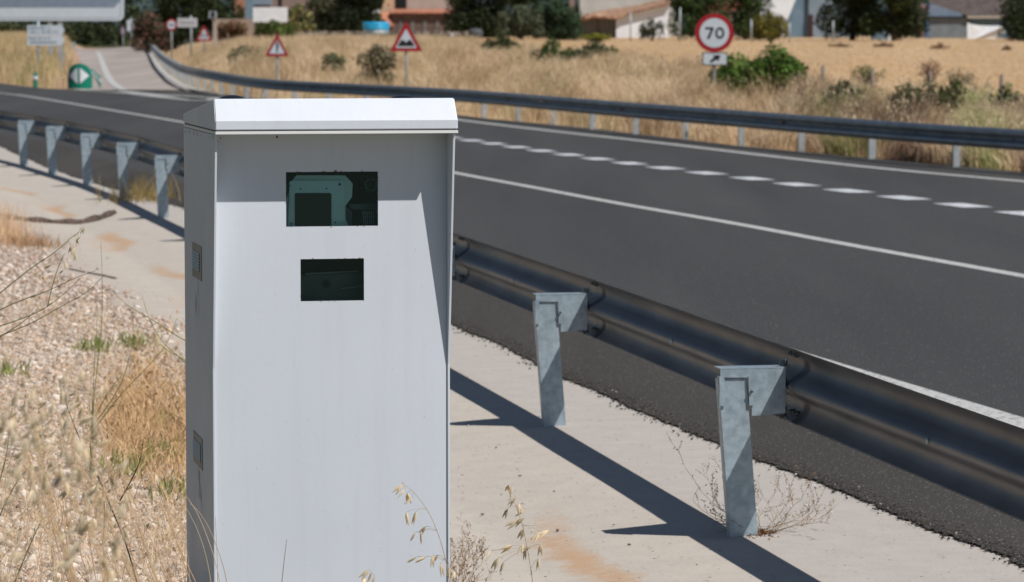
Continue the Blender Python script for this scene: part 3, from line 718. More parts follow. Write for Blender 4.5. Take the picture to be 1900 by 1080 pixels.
# interior
b = MB()
for (a, c, d, e) in wins:
    m_ = .12 
x0, x1, z0, z1 = XL+.02, XR-.02, 1.2, 1.72
for q in ([(x0, .35, z0), (x1, .35, z0), (x1, .35, z1), (x0, .35, z1)], [(x0, .006, z0), (x0, .35, z0), (x0, .35, z1), (x0, .006, z1)], [(x1, .006, z0), (x1, .35, z0), (x1, .35, z1), (x1, .006, z1)], [(x0, .006, z0), (x1, .006, z0), (x1, .35, z0), (x0, .35, z0)], [(x0, .006, z1), (x1, .006, z1), (x1, .35, z1), (x0, .35, z1)], [(x0, .006, 1.44), (x1, .006, 1.44), (x1, .35, 1.44), (x0, .35, 1.44)]):
    b.add([BP(*p) for p in q], [(0, 1, 2, 3)])
b.build('inner_lining', M['dark'], cab)
for (a, c, d, e) in wins:
    b = MB(); lb(b, a-.01, c+.01, .0075, .0105, d-.01, e+.01); gp = b.build('window_pane', M['glass'], cab)
    b = MB()
    for q in ((a-.012, c+.012, d-.014, d-.004), (a-.012, c+.012, e+.004, e+.014)): lb(b, q[0], q[1], .0045, .0072, q[2], q[3])
    b.build('window_gasket', M['black'], gp)
# measuring unit (pixels read off the photograph, crop scale 3.6)
def zp(x, y, t): 
    a, z = onpanel(500+x/3.6, 290+y/3.6, t); return (a, z)
def plate(mb, pts, t, dt):
    q = [BP(zp(x, y, t)[0], t, zp(x, y, t)[1]) for x, y in pts]; mb.prism(q, BD*dt)
un = MB()
plate(un, [(104, 300), (131, 235), (131, 190), (180, 127), (505, 127), (556, 182), (552, 272), (508, 332), (508, 420), (545, 500), (104, 500)], .055, .12)
unit = un.build('measuring_unit', M['unit'], cab, bevel=.0008)
def rrect(x0, y0, x1, y1, r=10, n=4):
    pts = []
    for cx, cy, a0_ in ((x1-r, y0+r, -PI/2), (x1-r, y1-r, 0), (x0+r, y1-r, PI/2), (x0+r, y0+r, PI)):
        for i in range(n+1): a_ = a0_+PI/2*i/n; pts.append((cx+r*math.cos(a_), cy+r*math.sin(a_)))
    return pts
b = MB(); plate(b, [(116, 500), (131, 300), (133, 172), (148, 162), (488, 162), (500, 175), (500, 500)], .042, .012); plt_ = b.build('face_plate', M['unit2'], unit, bevel=.002)
b = MB(); plate(b, rrect(170, 246, 414, 466, 12), .038, .003); b.build('lens_window', M['blkglass'], unit)
b = MB()
for x, y, r_ in ((208, 218, .0026), (381, 216, .0026), (470, 188, .0042), (148, 450, .0028), (441, 441, .0026), (139, 198, .0018)):
    a, z = zp(x, y, .038); b.lathe(BP(a, .0415, z), [(r_, 0), (r_, .003), (r_*.6, .004)], 12, tuple(-BD), tuple(BX))
build_each(b, 'screw', M['screw'], unit)
lampu = MB(); a, z = zp(682, 190, .10)
lampu.lathe(BP(a, .17, z), [(.026, 0), (.026, .058), (.0235, .066), (.020, .058), (.011, .056), (.010, .060), (.004, .062)], 32, tuple(-BD), tuple(BX)); lo = lampu.build('lamp_ring', M['black'], cab)
b = MB()
for i in range(18):
    an = 2*PI*i/18; b.lathe(BP(a+.0185*math.cos(an), .108, z+.0185*math.sin(an)), [(.0015, 0), (.0015, .002)], 6, tuple(-BD), tuple(BX))
b.build('led_dots', M['led'], lo)
sh2 = MB(); a0_, z0_ = zp(512, 318, .09); a1_, z1_ = zp(735, 352, .09)
M['teal'] = mat('teal_bracket', (.05, .085, .095), rough=.4)
plate(sh2, [(530, 320), (760, 318), (760, 356), (545, 354)], .10, .10)
plate(sh2, [(503, 335), (530, 345), (552, 372), (552, 500), (503, 500)], .11, .05)
sh2.build('shelf', M['teal'], cab)
b = MB(); plate(b, [(618, 366), (708, 366), (708, 480), (618, 480)], .105, .03); lg = b.build('led_array', M['black'], cab)
b = MB()
for i in range(6):
    for j in range(7):
        a, z = zp(631+i*13, 377+j*14, .10); b.lathe(BP(a, .1045, z), [(.0017, 0), (.0017, .002)], 6, tuple(-BD), tuple(BX))
b.build('led_dots', M['led'], lg)
# lower window: dark flash box with a knob
b = MB(); plate(b, [(150, 800), (700, 772), (700, 1060), (150, 1060)], .13, .05)
M['flash'] = mat('flash_box', (.05, .075, .08), rough=.35)
fb = b.build('flash_unit', M['flash'], cab)
b = MB(); a, z = zp(383, 855, .11); b.lathe(BP(a, .128, z), [(.0125, 0), (.0125, .012), (.009, .016), (.009, .012), (.005, .012), (.004, .018)], 24, tuple(-BD), tuple(BX)); b.build('knob', M['black'], fb)
b = MB(); plate(b, [(240, 781), (600, 764), (600, 770), (240, 792)], .10, .004); plate(b, [(480, 880), (640, 858), (640, 868), (480, 888)], .10, .004)
M['strip'] = mat('grey_strip', (.16, .20, .20), rough=.4); build_each(b, 'trim_strip', M['strip'], fb)
# side vents
for (f0, f1, ya, yb, s0_, s1_, sa, sb) in ((357.5, 374.5, 449, 517, 358.5, 371.5, 463, 500), (359.5, 376, 798, 864, 360, 373.5, 811, 850)):
    t0, zt_ = onside(f0, ya); t1, _ = onside(f1, ya+5); zb_ = onside((f0+f1)/2, yb)[1]
    b = MB(); b.box(BP(-.001, (t0+t1)/2, (zt_+zb_)/2), BX*.001, BD*(abs(t1-t0)/2), Vector((0, 0, (zt_-zb_)/2))); v = b.build('side_vent', M['vent'], cab, bevel=.001)
    ta, zA = onside(s0_, sa); tb, _ = onside(s1_, sa); zB = onside((s0_+s1_)/2, sb)[1]
    b = MB(); b.box(BP(-.0024, (ta+tb)/2, (zA+zB)/2), BX*.0003, BD*(abs(tb-ta)/2), Vector((0, 0, (zA-zB)/2))); b.build('vent_recess', M['dark'], v)
    b = MB()
    for i in range(6):
        zc = zB+(zA-zB)*(i+.5)/6
        b.add([BP(-.0029, ta, zc+.004), BP(-.0029, tb, zc+.004), BP(-.0050, tb, zc-.003), BP(-.0050, ta, zc-.003)], [(0, 1, 2, 3)])
    b.build('vent_slats', M['slat'], v)
# rust freckles round the openings and under the roof seam
def blob(mb, x, z, rx, rz, t=-.0006, side=False):
    n = 9; pts = []
    for i in range(n):
        a = 2*PI*i/n; q = random.uniform(.5, 1.15)
        pts.append(BP(x+rx*q*math.cos(a), t, z+rz*q*math.sin(a)) if not side else BP(t, x+rx*q*math.cos(a), z+rz*q*math.sin(a)))
    mb.add(pts, [tuple(range(n))])
b = MB()
for (a, c, d, e) in wins:
    for i in range(16):
        f = random.random()
        if f < .35: blob(b, random.uniform(a, c), e+random.uniform(.0, .002), random.uniform(.001, .005), random.uniform(.0008, .0025))
        elif f < .75: blob(b, random.uniform(a, c), d-random.uniform(.0, .002), random.uniform(.001, .004), random.uniform(.0006, .002))
        else: blob(b, random.choice([a-.001, c+.001]), random.uniform(d, e), .0012, random.uniform(.001, .003))
blob(b, onpanel(623, 318)[0], wins[0][3]+.002, .007, .003)
for px, py, rr_ in ((514, 254, .006), (830, 256, .004), (409, 256, .003), (405, 262, .0015), (833, 317, .003)): 
    x_, z_ = onpanel(px, py); blob(b, x_, z_, rr_*.8, rr_*1.2)
b.build('rust_spots', M['rust'], pan)
b = MB()
for _ in range(46):
    blob(b, random.uniform(.02, XR-.02), random.uniform(.4, zl-.02), random.uniform(.0006, .0013), random.uniform(.0006, .0015))
b.build('dirt_specks', M['grime'], pan)
b = MB()
for px, ln in ((344, 6), (352, 4), (360, 9), (366, 5), (374, 3), (389, 4), (395, 5)):
    t_, z_ = onside(px, 243+ (px-344)*.22); blob(b, t_, z_-.002, .007, ln*.0012, -.0006, True)
b.build('rust_spots', M['rust'], cab)
b = MB()
for (px, py) in ((366, 522), (368, 870), (371, 878)):
    t_, z_ = onside(px, py)
    for i in range(7): blob(b, t_+random.uniform(-.05, .05), z_-random.uniform(0, .09), .004, random.uniform(.015, .045), -.0006-.0001*i, True)
build_each(b, 'dirt_streak', mat('soft_grime', (.42, .41, .41), (.5, .5, .5), 30, .8), cab)

# ---------------------------------------------------------------- vegetation generators
def blades(P, hgt, wid, lean, cols, name, mat_, parent=None, az=None, seg=3):
    n = len(P); az = rng.uniform(0, 2*PI, n) if az is None else az
    dr = np.stack([np.cos(az), np.sin(az), np.zeros(n)], -1); fa = rng.uniform(0, PI, n); sd = np.stack([np.cos(fa), np.sin(fa)*.5, np.zeros(n)], -1)
    V = []; 
    for i in range(seg+1):
        f = i/seg; c = P+np.array([0, 0, 1])*(hgt*f*(1-.12*f*lean*2))[:, None]+dr*(hgt*lean*f**1.8)[:, None]
        wdt = (wid*(1-f)**.7*.5+wid*.06)[:, None]; V += [c-sd*wdt, c+sd*wdt]
    V = np.stack(V, 1); k = 2*(seg+1)
    bf = np.array([[2*i, 2*i+1, 2*i+3, 2*i+2] for i in range(seg)])
    Fc = (bf[None]+(np.arange(n)*k)[:, None, None]).reshape(-1, 4)
    return npmesh(name, V.reshape(-1, 3), Fc, mat_, np.repeat(cols, k, 0), parent)
def leafcloud(C, R, n, size, col, name, parent=None, var=.35, col2=None, flat=1.0, aspect=.55):
    """C clump centres (k,3), R radii: leaves spread on uneven shells round each clump."""
    C = np.asarray(C, float); R = np.asarray(R, float); k = len(C)
    pr = R**2/np.sum(R**2); ci = rng.choice(k, n, p=pr)
    d = rng.normal(size=(n, 3)); d /= np.linalg.norm(d, axis=1)[:, None]
    rad = R[ci]*(.45+.62*rng.random(n)**.7); rad = np.where(rng.random(n) < .10, rad*rng.uniform(1.0, 1.5, n), rad)
    P = C[ci]+d*rad[:, None]*np.array([1, 1, flat])
    a = rng.normal(size=(n, 3)); a /= np.linalg.norm(a, axis=1)[:, None]
    c = np.cross(a, d+rng.normal(0, .4, (n, 3))); c /= np.linalg.norm(c, axis=1)[:, None]+1e-9
    s = (size*rng.uniform(.6, 1.4, n))[:, None]; a = a*s; c = c*s*aspect
    V = np.stack([P-a, P+c*.8, P+a, P-c*.8], 1)
    cl = 1+rng.normal(0, .18, k)
    t = cl[ci]*(1+rng.normal(0, var, n)); t = np.clip(t, .35, 2.0)
    base_ = np.array(col)[None]*np.ones((n, 1))*1.15
    if col2 is not None: m_ = (rng.random(n) < .3)[:, None]; base_ = np.where(m_, np.array(col2)[None], base_)
    T_ = base_*t[:, None]
    Fc = np.arange(n*4).reshape(n, 4)
    return npmesh(name, V.reshape(-1, 3), Fc, M['leaf'], np.repeat(T_, 4, 0), parent)
def plant(kind, px0, px1, py0, py1, d, col, label, cat, n=2500, size=.09, col2=None, trunk=True, depth=None, group=None, var=.35, clumps=None, basez=None):
    """crown fills the given photograph rectangle at distance d; stands on the terrain"""
    a = at(px0, py1, d); c = at(px1, py0, d); cx = (a.x+c.x)/2; rx = (c.x-a.x)/2*1.06; z0, z1 = a.z, c.z; n = int(n*1.5); size *= 1.12
    gzr = H(cx, d) if basez is None else basez; z0 = min(z0, gzr+.15) if z0 < gzr+1.3 else z0; rz = (z1-z0)/2; cz = (z0+z1)/2; ry = depth or min(rx, 4.0)
    root = empty(kind, (cx, d, gzr), label, cat, group)
    k = clumps or max(7, int(9*rx/max(rz, .2)))
    k = int(k*1.7); rc = min(rx, rz)*(.52 if rx < 3*rz else .6)
    C = []; R = []
    for i in range(k):
        for _ in range(30):
            q = np.array([random.uniform(-1, 1), random.uniform(-1, 1), random.uniform(-1, 1)])
            if q @ q < 1: break
        r = rc*random.uniform(.6, 1.15)
        if i < 6: q = np.array([(-.9, .9, -.85, .85, 0, 0)[i], random.uniform(-.3, .3), (-.75, -.75, .35, .3, .9, -.8)[i]])
        C.append((cx+q[0]*max(rx-r*.7, .05*rx), d+q[1]*max(ry-r, .05), cz+q[2]*max(rz-r*.6, .03)))
        R.append(r)
    leafcloud(C, R, n, size, col, 'crown' if trunk else 'foliage', root, var, col2)
    b = MB()
    if trunk:
        tr = max(.05, rx*.07)
        b.tube([(cx, d, gzr-.1), (cx+tr*.6, d, gzr+(cz-gzr)*.5), (cx, d, cz)], [tr*1.3, tr, tr*.7], 8)
        for i in range(0, len(C), 2): b.tube([(cx, d, cz-rz*.5), tuple((np.array((cx, d, cz))+np.array(C[i]))/2+np.array((0, 0, -.1*rz))), C[i]], [tr*.6, tr*.4, tr*.15], 5)
        b.build('trunk', M['bark'], root)
    else:
        for i in range(len(C)): b.tube([(cx+random.uniform(-.2, .2)*rx, d, gzr-.05), C[i]], [.02, .008], 4)
        b.build('stems', M['bark'], root)
    return root

# ---------------------------------------------------------------- background trees and shrubs
DK = (.022, .030, .012); MD = (.045, .062, .022); OL = (.10, .115, .065); GR = (.06, .10, .022); YG = (.16, .16, .03); BR = (.16, .12, .07)
T_ = 'tree'

plant('dark_tree', 275, 372, -75, 84, 262, DK, 'dark broad tree behind the small round limit sign', T_, 5200, .14, MD)
plant('dark_tree', 352, 452, -80, 62, 270, DK, 'dark tree rising above the tan garden wall', T_, 4600, .14, MD)
plant('oleander_bush', 246, 303, 24, 92, 246, (.055, .060, .028), 'pink flowering oleander bush beside the end of the side road', 'bush', 2600, .11, (.30, .13, .12), trunk=False)
plant('oleander_bush', 298, 318, 55, 92, 240, (.05, .058, .025), 'small oleander shoot with few pink flowers left of the round sign post', 'bush', 700, .10, (.30, .14, .13), trunk=False)
plant('green_bush', 112, 186, 36, 90, 345, (.075, .095, .03), 'olive green bush just over the side road crest', 'bush', 3200, .16, YG)
plant('green_bush', 165, 236, 42, 88, 350, (.07, .09, .035), 'lower green bush closing the crest of the side road', 'bush', 2600, .16, OL)
plant('green_tree', 225, 275, 10, 80, 400, (.05, .08, .03), 'light green tree left of the oleander', T_, 2000, .16, GR)
plant('green_bush', -60, 60, 40, 75, 260, (.055, .065, .025), 'dark green thicket on the bank beneath the large signboard', 'bush', 2600, .14, OL)
plant('green_bush', 40, 140, 42, 78, 285, (.06, .07, .025), 'green thicket behind the white direction arrows', 'bush', 2300, .15, OL)
plant('wall_creeper', 405, 458, 38, 74, 205, (.14, .09, .055), 'dry brown creeper over the tan garden wall', 'bush', 2000, .09, (.28, .14, .07), trunk=False)
plant('green_shrub', 470, 545, 38, 62, 196, (.09, .12, .03), 'low green shrub in front of the white board', 'bush', 1700, .08, GR, trunk=False)
plant('garden_shrub', 532, 580, 8, 58, 250, (.075, .10, .03), 'green shrub with pale yellow flowers right of the white board', 'bush', 1900, .10, (.50, .40, .18), trunk=False)
plant('garden_tree', 572, 640, -20, 62, 256, (.045, .058, .03), 'dark garden tree with a few orange fruits', T_, 2600, .12, (.10, .09, .05))
plant('garden_tree', 622, 708, -45, 60, 252, DK, 'very dark tree left of the peach house', T_, 3600, .13, (.04, .06, .03))
plant('large_tree', 832, 950, -70, 76, 246, DK, 'dense dark tree right of the house with the red tiled canopy', T_, 6500, .13, (.045, .055, .015))
plant('large_tree', 915, 1010, -70, 72, 252, DK, 'dark tree behind the grey-green olive', T_, 4200, .13, MD)
plant('olive_tree', 922, 1010, 12, 72, 236, (.085, .10, .06), 'grey-green olive tree at the field edge', T_, 3000, .10, OL)
plant('green_tree', 990, 1078, 2, 74, 238, (.04, .07, .035), 'dark green tree against the tiled shed', T_, 3600, .11, (.06, .09, .05))
plant('small_tree', 1186, 1234, 36, 74, 236, (.04, .052, .022), 'small loose tree in front of the white gable', T_, 420, .10, MD)
plant('green_tree', 1246, 1345, -45, 72, 242, (.04, .062, .022), 'green tree between the tiled shed and the speed sign', T_, 5200, .12, GR)
plant('green_tree', 1332, 1432, -40, 66, 246, (.042, .062, .025), 'green tree just right of the speed sign', T_, 4200, .12, GR)
plant('yellow_shrub', 1396, 1462, 22, 70, 232, (.13, .12, .02), 'yellow-green shrub before the white house wall', 'bush', 2000, .09, (.20, .17, .05), trunk=False)
plant('large_tree', 1524, 1640, -90, 70, 238, (.035, .048, .02), 'big rounded tree right of the narrow dark door', T_, 7500, .12, (.06, .075, .025))
plant('large_tree', 1600, 1718, -80, 66, 236, (.038, .052, .02), 'big tree left of the grey warehouse', T_, 7000, .12, (.07, .085, .03))
plant('dark_tree', 1862, 1960, -40, 76, 234, (.03, .045, .02), 'dark tree cut by the right edge of the picture', T_, 3400, .12, MD)
plant('low_plant', 1076, 1136, 62, 73, 226, (.20, .21, .03), 'low yellow-green plant at the foot of the tiled shed', 'plant', 900, .07, YG, trunk=False)
# the wooded land that closes the view
k = 260; wx = rng.uniform(-62, 62, k); wy = rng.uniform(318, 345, k); wz = rng.uniform(1.5, 7.0, k)
wl_ = leafcloud(np.stack([wx, wy, wz], -1), rng.uniform(1.2, 2.4, k), 34000, .26, (.05, .065, .03), 'woodland', None, .35, (.03, .042, .02)); setp(wl_, 'dark green woodland behind the houses and gardens', 'woodland', kind='stuff')
# shrubs on the grassy bank and in the field edge
plant('broad_shrub', 1312, 1420, 108, 212, 82, (.065, .12, .02), 'leafy bright green shrub directly behind the speed sign post', 'bush', 3600, .055, (.08, .13, .03), trunk=False, depth=.7)
plant('broad_shrub', 1380, 1496, 90, 200, 79.5, (.065, .12, .02), 'leafy green shrub reaching up to the right of the speed sign', 'bush', 3600, .055, (.09, .13, .03), trunk=False, depth=.7)
plant('broad_shrub', 1298, 1330, 150, 200, 83, (.06, .09, .03), 'small sparse shrub left of the speed sign post', 'bush', 700, .05, (.09, .11, .04), trunk=False, depth=.4)
plant('bank_shrub', 982, 1066, 76, 152, 122, (.05, .085, .022), 'dark green shrub in the pale grass near the middle of the bank', 'bush', 2600, .065, MD, trunk=False, depth=.9)
plant('bank_shrub', 1050, 1148, 78, 134, 126, (.075, .095, .04), 'grey-green shrub trailing right along the bank top', 'bush', 2300, .065, OL, trunk=False, depth=.9)
plant('bank_shrub', 892, 968, 70, 126, 142, (.06, .085, .03), 'green shrub half sunk in grass below the big dark tree', 'bush', 2200, .07, MD, trunk=False, depth=.9)
plant('bank_shrub', 664, 732, 84, 160, 108, (.14, .125, .075), 'faded olive-brown shrub left of the bump warning sign', 'bush', 1500, .055, (.19, .16, .10), trunk=False, depth=.7, var=.3)
plant('bank_shrub', 424, 486, 84, 134, 136, (.15, .145, .075), 'green-brown shrub left of the small warning triangle', 'bush', 1300, .07, (.2, .17, .1), trunk=False, depth=.9)
plant('bank_shrub', 596, 640, 100, 132, 118, (.14, .15, .08), 'small faded green tuft right of the small warning triangle', 'bush', 600, .055, OL, trunk=False, depth=.5)
plant('roadside_shrub', 1655, 1790, 146, 238, 62, (.12, .10, .055), 'brown-green shrub behind the far rail', 'bush', 1300, .042, (.07, .11, .03), trunk=False, depth=.6)
plant('roadside_shrub', 1742, 1802, 150, 214, 65, (.075, .10, .03), 'green shrub with upright shoots beside the wooden field posts', 'bush', 900, .042, GR, trunk=False, depth=.5)
plant('roadside_shrub', 1838, 1898, 156, 214, 62, (.11, .115, .05), 'grey-green weedy shrub at the right end of the bank', 'bush', 800, .04, OL, trunk=False, depth=.5)
plant('roadside_shrub', 1528, 1600, 150, 215, 66, (.15, .14, .075), 'dull olive shrub behind the far rail right of the green shrubs', 'bush', 1300, .042, OL, trunk=False, depth=.5)

# dry grass of the bank, of the field and of the left bank
def scatter(n, u0, u1, d0f, d1f):
    u = rng.uniform(u0, u1, n); a, c = np.interp(u, *d0f), np.interp(u, *d1f)
    q = rng.random(n); d = np.sqrt(a*a+(c*c-a*a)*q)
    return u, d
railD = ([250]+[q[0] for q in FR[::-1]], [300]+[q[1] for q in FR[::-1]])
def clumpy(x, y, s=1.0):
    return (np.sin(x*2.3*s+1.1*np.sin(y*.9*s))+np.sin(x*5.1*s-y*.7*s+2)+np.sin(y*1.9*s+x*.8*s))/3
n = 330000
near = (railD[0], [v+.7 for v in railD[1]])
farb = ([250, 380, 850, 900, 1172, 1294, 1527, 1725, 1858, 2500], [300, 235, 205, 170, 132, 109, 81, 71, 65, 56])
u, d = scatter(n, 285, 2100, near, farb)
x = (u-PXC)/F*d; c_ = clumpy(x, d); keep = rng.random(n) < .55+.45*c_
keep &= ~((u > 1318) & (u < 1492) & (d > 71) & (rng.random(n) < .85))
x, d, c_, u = x[keep], d[keep], c_[keep], u[keep]
P = np.stack([x, d, hterr(x, d)-.03], -1)
hh = (.42+.40*rng.random(len(x)))*(1+.45*c_)*np.interp(d, [50, 75, 130, 200], [.85, .95, .9, .55])*np.interp(u, [285, 340, 400, 450], [.35, .45, .55, 1])*np.interp(d-np.interp(u, railD[0], railD[1]), [0, 12], [.88, 1])
m_ = rng.random(len(x))[:, None]
green = ((clumpy(x, d, .45) > .35) & (rng.random(len(x)) < .45))[:, None]
col = np.where(m_ < .25, [1.25, 1.28, 1.45], np.where(m_ < .8, [1.0, 1.0, 1.0], [.72, .62, .55]))*(1+rng.normal(0, .13, (len(x), 1)))
col = np.where(green, col*np.array([.72, .85, .72]), col)
patch = .5*clumpy(x+3, d*.8, .55)+.5*clumpy(x*1.7, d+9, .9)
col *= (1+.22*patch)[:, None]
wr = np.interp(u, [1380, 1620], [0, 1])*(rng.random(len(x)) < .75); br = ((patch < -.12) & (wr > .4))[:, None]; gn = ((patch > .22) & (wr > .4))[:, None]
col = np.where(br, col*np.array([.58, .50, .52]), np.where(gn, col*np.array([.52, .68, .42]), col))
o = blades(P, hh, rng.uniform(.010, .022, len(x)), rng.uniform(.15, .8, len(x)), col, 'dry_grass', M['grass'], az=2.6*np.sin(x*.9+1.3*np.sin(d*.37))+1.5*np.cos(d*.5)+rng.normal(0, .8, len(x))); setp(o, 'tall dry straw-coloured grass covering the bank behind the far guardrail', 'grass', kind='stuff')
# feathery seed heads
nh = 34000; ii = rng.choice(len(x), nh); Ph = P[ii]+np.stack([rng.normal(0, .05, nh), rng.normal(0, .05, nh), hh[ii]*rng.uniform(.75, 1.05, nh)], -1)
a = rng.normal(size=(nh, 3))*np.array([.012, .012, .03])+np.array([0, 0, .012]); c2 = rng.normal(size=(nh, 3))*np.array([.012, .012, .008])
V = np.stack([Ph-a, Ph+c2, Ph+a, Ph-c2], 1)
o = npmesh('grass_seed_heads', V.reshape(-1, 3), np.arange(nh*4).reshape(nh, 4), M['oat'], np.repeat(rng.uniform(.5, .85, (nh, 1))*np.array([[1.0, .93, .82]]), 4, 0)); setp(o, 'pale seed heads on the dry grass of the bank', 'grass', kind='stuff')
# stubble field
n = 90000; u = rng.uniform(860, 2000, n); d0 = np.interp(u, farb[0], farb[1]); d = d0+(268-d0)*rng.random(n)**1.3
x = (u-PXC)/F*d; P = np.stack([x, d, hterr(x, d)-.02], -1); c_ = clumpy(x, d, .25)
o = blades(P, rng.uniform(.05, .11, n)*(1+.4*c_), rng.uniform(.01, .03, n), rng.uniform(.1, .5, n), (np.array([[1.06, .97, .88]])*(1+rng.normal(0, .09, (n, 1)))*(1+.08*c_[:, None])), 'field_stubble', M['grass'], seg=2); setp(o, 'short golden stubble of the mown field', 'stubble', kind='stuff')
# weeds in the field
for (px, py, wpx, hpx, dd, lab, cc) in ((1745, 88, 18, 16, 190, 'rusty brown weed clump in the field below the grey warehouse', (.22, .13, .08)), (1868, 92, 10, 16, 185, 'narrow brown weed clump in the field near the right edge', (.20, .13, .08)), (1560, 86, 24, 14, 200, 'faint brown weed clump in the field below the big tree', (.22, .15, .09)), (1725, 120, 24, 22, 105, 'brown dock weed beside a wooden field post', (.24, .15, .10)), (1610, 124, 36, 10, 100, 'low green weed patch in the field behind the wooden posts', (.16, .17, .07)), (1780, 132, 30, 12, 90, 'grey-green weed patch in the field at right', (.17, .17, .10)), (1640, 84, 20, 10, 200, 'small dark weed clump in the field right of centre', (.17, .11, .07))):
    plant('field_weed', px-wpx, px+wpx, py-hpx*.5, py+hpx, dd, cc, lab, 'weed', 420, .03*dd/100, trunk=False, depth=.5)
# left bank
n = 60000; u, d = scatter(n, -250, 136, (EDGE_PX, [v+.8 for v in EDGE_D]), ([-300, 128], [250, 250]))
ulim = np.interp(d, [133, 142, 160, 200, 260], [72, 98, 112, 122, 128]); kp = (u < ulim) | ((u < 136) & (rng.random(n) < .14)); u, d = u[kp], d[kp]
x = (u-PXC)/F*d; P = np.stack([x, d, hterr(x, d)-.03], -1); c_ = clumpy(x, d)
hh = rng.uniform(.45, .85, len(x))*(1+.25*c_)
g_ = (clumpy(x, d, .4) > .2)[:, None] & (rng.random((len(x), 1)) < .5)
col = np.where(g_, [.62, .78, .5], [1.0, 1.0, .95])*(1+rng.normal(0, .15, (len(x), 1)))
o = blades(P, hh, rng.uniform(.02, .04, len(x)), rng.uniform(.1, .5, len(x)), col, 'dry_grass', M['grass']); setp(o, 'dry grass on the bank left of the side road', 'grass', kind='stuff')

# ---------------------------------------------------------------- traffic signs
def cyl_post(b, x, y, z0, z1, r=.035): b.lathe((x, y, z0), [(r, 0), (r, z1-z0), (r*.6, z1-z0+.012)], 12)
def poly_px(b, pts, d, th_, dy=0):
    b.prism([at(px, py, d)+Vector((0, dy, 0)) for px, py in pts], (0, th_, 0))
def circ(cx, cy, rx, ry=None, n=40): ry = ry or rx; return [(cx+rx*math.cos(2*PI*i/n), cy+ry*math.sin(2*PI*i/n)) for i in range(n)]
def arc_tri(cx, top, bot, hw, r=.06):
    pts = [(cx, top), (cx+hw, bot), (cx-hw, bot)]; out = []
    for i in range(3):
        p = Vector((*pts[i], 0)); a = Vector((*pts[i-1], 0)); c = Vector((*pts[(i+1) % 3], 0)); k_ = hw*.13
        p1 = p+(a-p).normalized()*k_; p2 = p+(c-p).normalized()*k_
        for j in range(5):
            f = j/4; q = p1*(1-f)**2+p*2*f*(1-f)+p2*f*f; out.append((q.x, q.y))
    return out
# 70 with arrow plate
d = 80; c = at(1325.5, 61, d); gzr = H(c.x, d+.08)
s70 = empty('road_sign', (c.x, d+.08, gzr), 'round red-rimmed speed sign reading 70 with a small arrow plate below', 'sign')
b = MB(); cyl_post(b, c.x, d+.08, gzr-.3, at(0, 35, d).z, .04); b.build('post', M['farpost'], s70)
b = MB(); poly_px(b, circ(1325.5, 61, 36), d, .025); disc = b.build('sign_disc', M['signred'], s70)
b = MB(); poly_px(b, circ(1325.5, 61, 27.3), d, .003, -.0045); b.build('sign_face', M['signwhite'], disc)
def digit7(ox, oy, w_, h_, t_): return [(ox, oy), (ox+w_, oy), (ox+w_, oy+t_*.9), (ox+w_*.52, oy+h_), (ox+w_*.18, oy+h_), (ox+w_*.66, oy+t_), (ox, oy+t_)]
b = MB(); poly_px(b, digit7(1308.5, 50.5, 15.5, 21.5, 4.2), d, .002, -.008)
n = 28; o1 = [at(1335.5+8.6*math.cos(2*PI*i/n), 61.3+10.8*math.sin(2*PI*i/n), d)+Vector((0, -.008, 0)) for i in range(n)]; i1 = [at(1335.5+4.5*math.cos(2*PI*i/n), 61.3+6.6*math.sin(2*PI*i/n), d)+Vector((0, -.008, 0)) for i in range(n)]
b.add(o1+i1, [(i, (i+1) % n, (i+1) % n+n, i+n) for i in range(n)]); build_each(b, 'numeral', M['signblack'], disc)
b = MB(); poly_px(b, [(1303, 97), (1350, 97), (1350, 121.5), (1303, 121.5)], d, .02); pl = b.build('plate', M['signblack'], s70)
b = MB(); poly_px(b, [(1305, 99), (1348, 99), (1348, 119.5), (1305, 119.5)], d, .003, -.0045); b.build('plate_face', M['signwhite'], pl)
b = MB(); poly_px(b, [(1316.5, 113.5), (1325, 106.5), (1322.5, 102.5), (1337, 102), (1333, 114), (1329.5, 110.5), (1319.5, 117)], d, .002, -.008); b.build('arrow', M['signblack'], pl)
# warning triangles
def tri_sign(cx, top, bot, hw, d, label, sym, base=None):
    c = at(cx, bot, d); zg = H(c.x, d+.08) if base is None else base; root = empty('road_sign', (c.x, d+.08, zg), label, 'sign')
    b = MB(); cyl_post(b, c.x, d+.08, zg-.3, at(0, top+hw*.5, d).z, .038); b.build('post', M['farpost'], root)
    b = MB(); poly_px(b, arc_tri(cx, top, bot, hw), d, .025); pn = b.build('sign_panel', M['signred'], root)
    h_ = bot-top; b = MB(); poly_px(b, arc_tri(cx, top+h_*.25, bot-h_*.115, hw*.655), d, .003, -.0045); b.build('sign_face', M['signwhite'], pn)
    b = MB()
    for pts in sym: poly_px(b, [(cx+x_*hw, bot-y_*h_) for x_, y_ in pts], d, .002, -.008)
    b.build('symbol', M['signblack'], pn)
bump = [[(-.50, .17), (-.50, .21), (-.34, .34), (-.26, .385), (-.16, .38), (0, .29), (.16, .38), (.26, .385), (.34, .34), (.50, .21), (.50, .17)]]
tri_sign(753.5, 39, 95.5, 30.5, 100, 'red-bordered warning triangle with an uneven road symbol standing in dry grass', bump)
merge = [[(-.07, .18), (.05, .18), (.05, .55), (.12, .55), (-.01, .70), (-.14, .55), (-.07, .55)], [(.051, .34), (.20, .46), (.16, .52), (.051, .43)]]
tri_sign(514, 62, 104.5, 22, 105.5, 'smaller warning triangle with a side road symbol on a thin pale post', merge)
tri_sign(378.5, 46, 76, 15.5, 190, 'distant warning triangle with small black marks beside the tan wall', [[(-.45, .2), (-.30, .2), (-.2, .45), (-.3, .45)], [(-.08, .2), (.08, .2), (.05, .5), (-.05, .5)], [(.25, .2), (.42, .2), (.3, .42), (.2, .42)]])
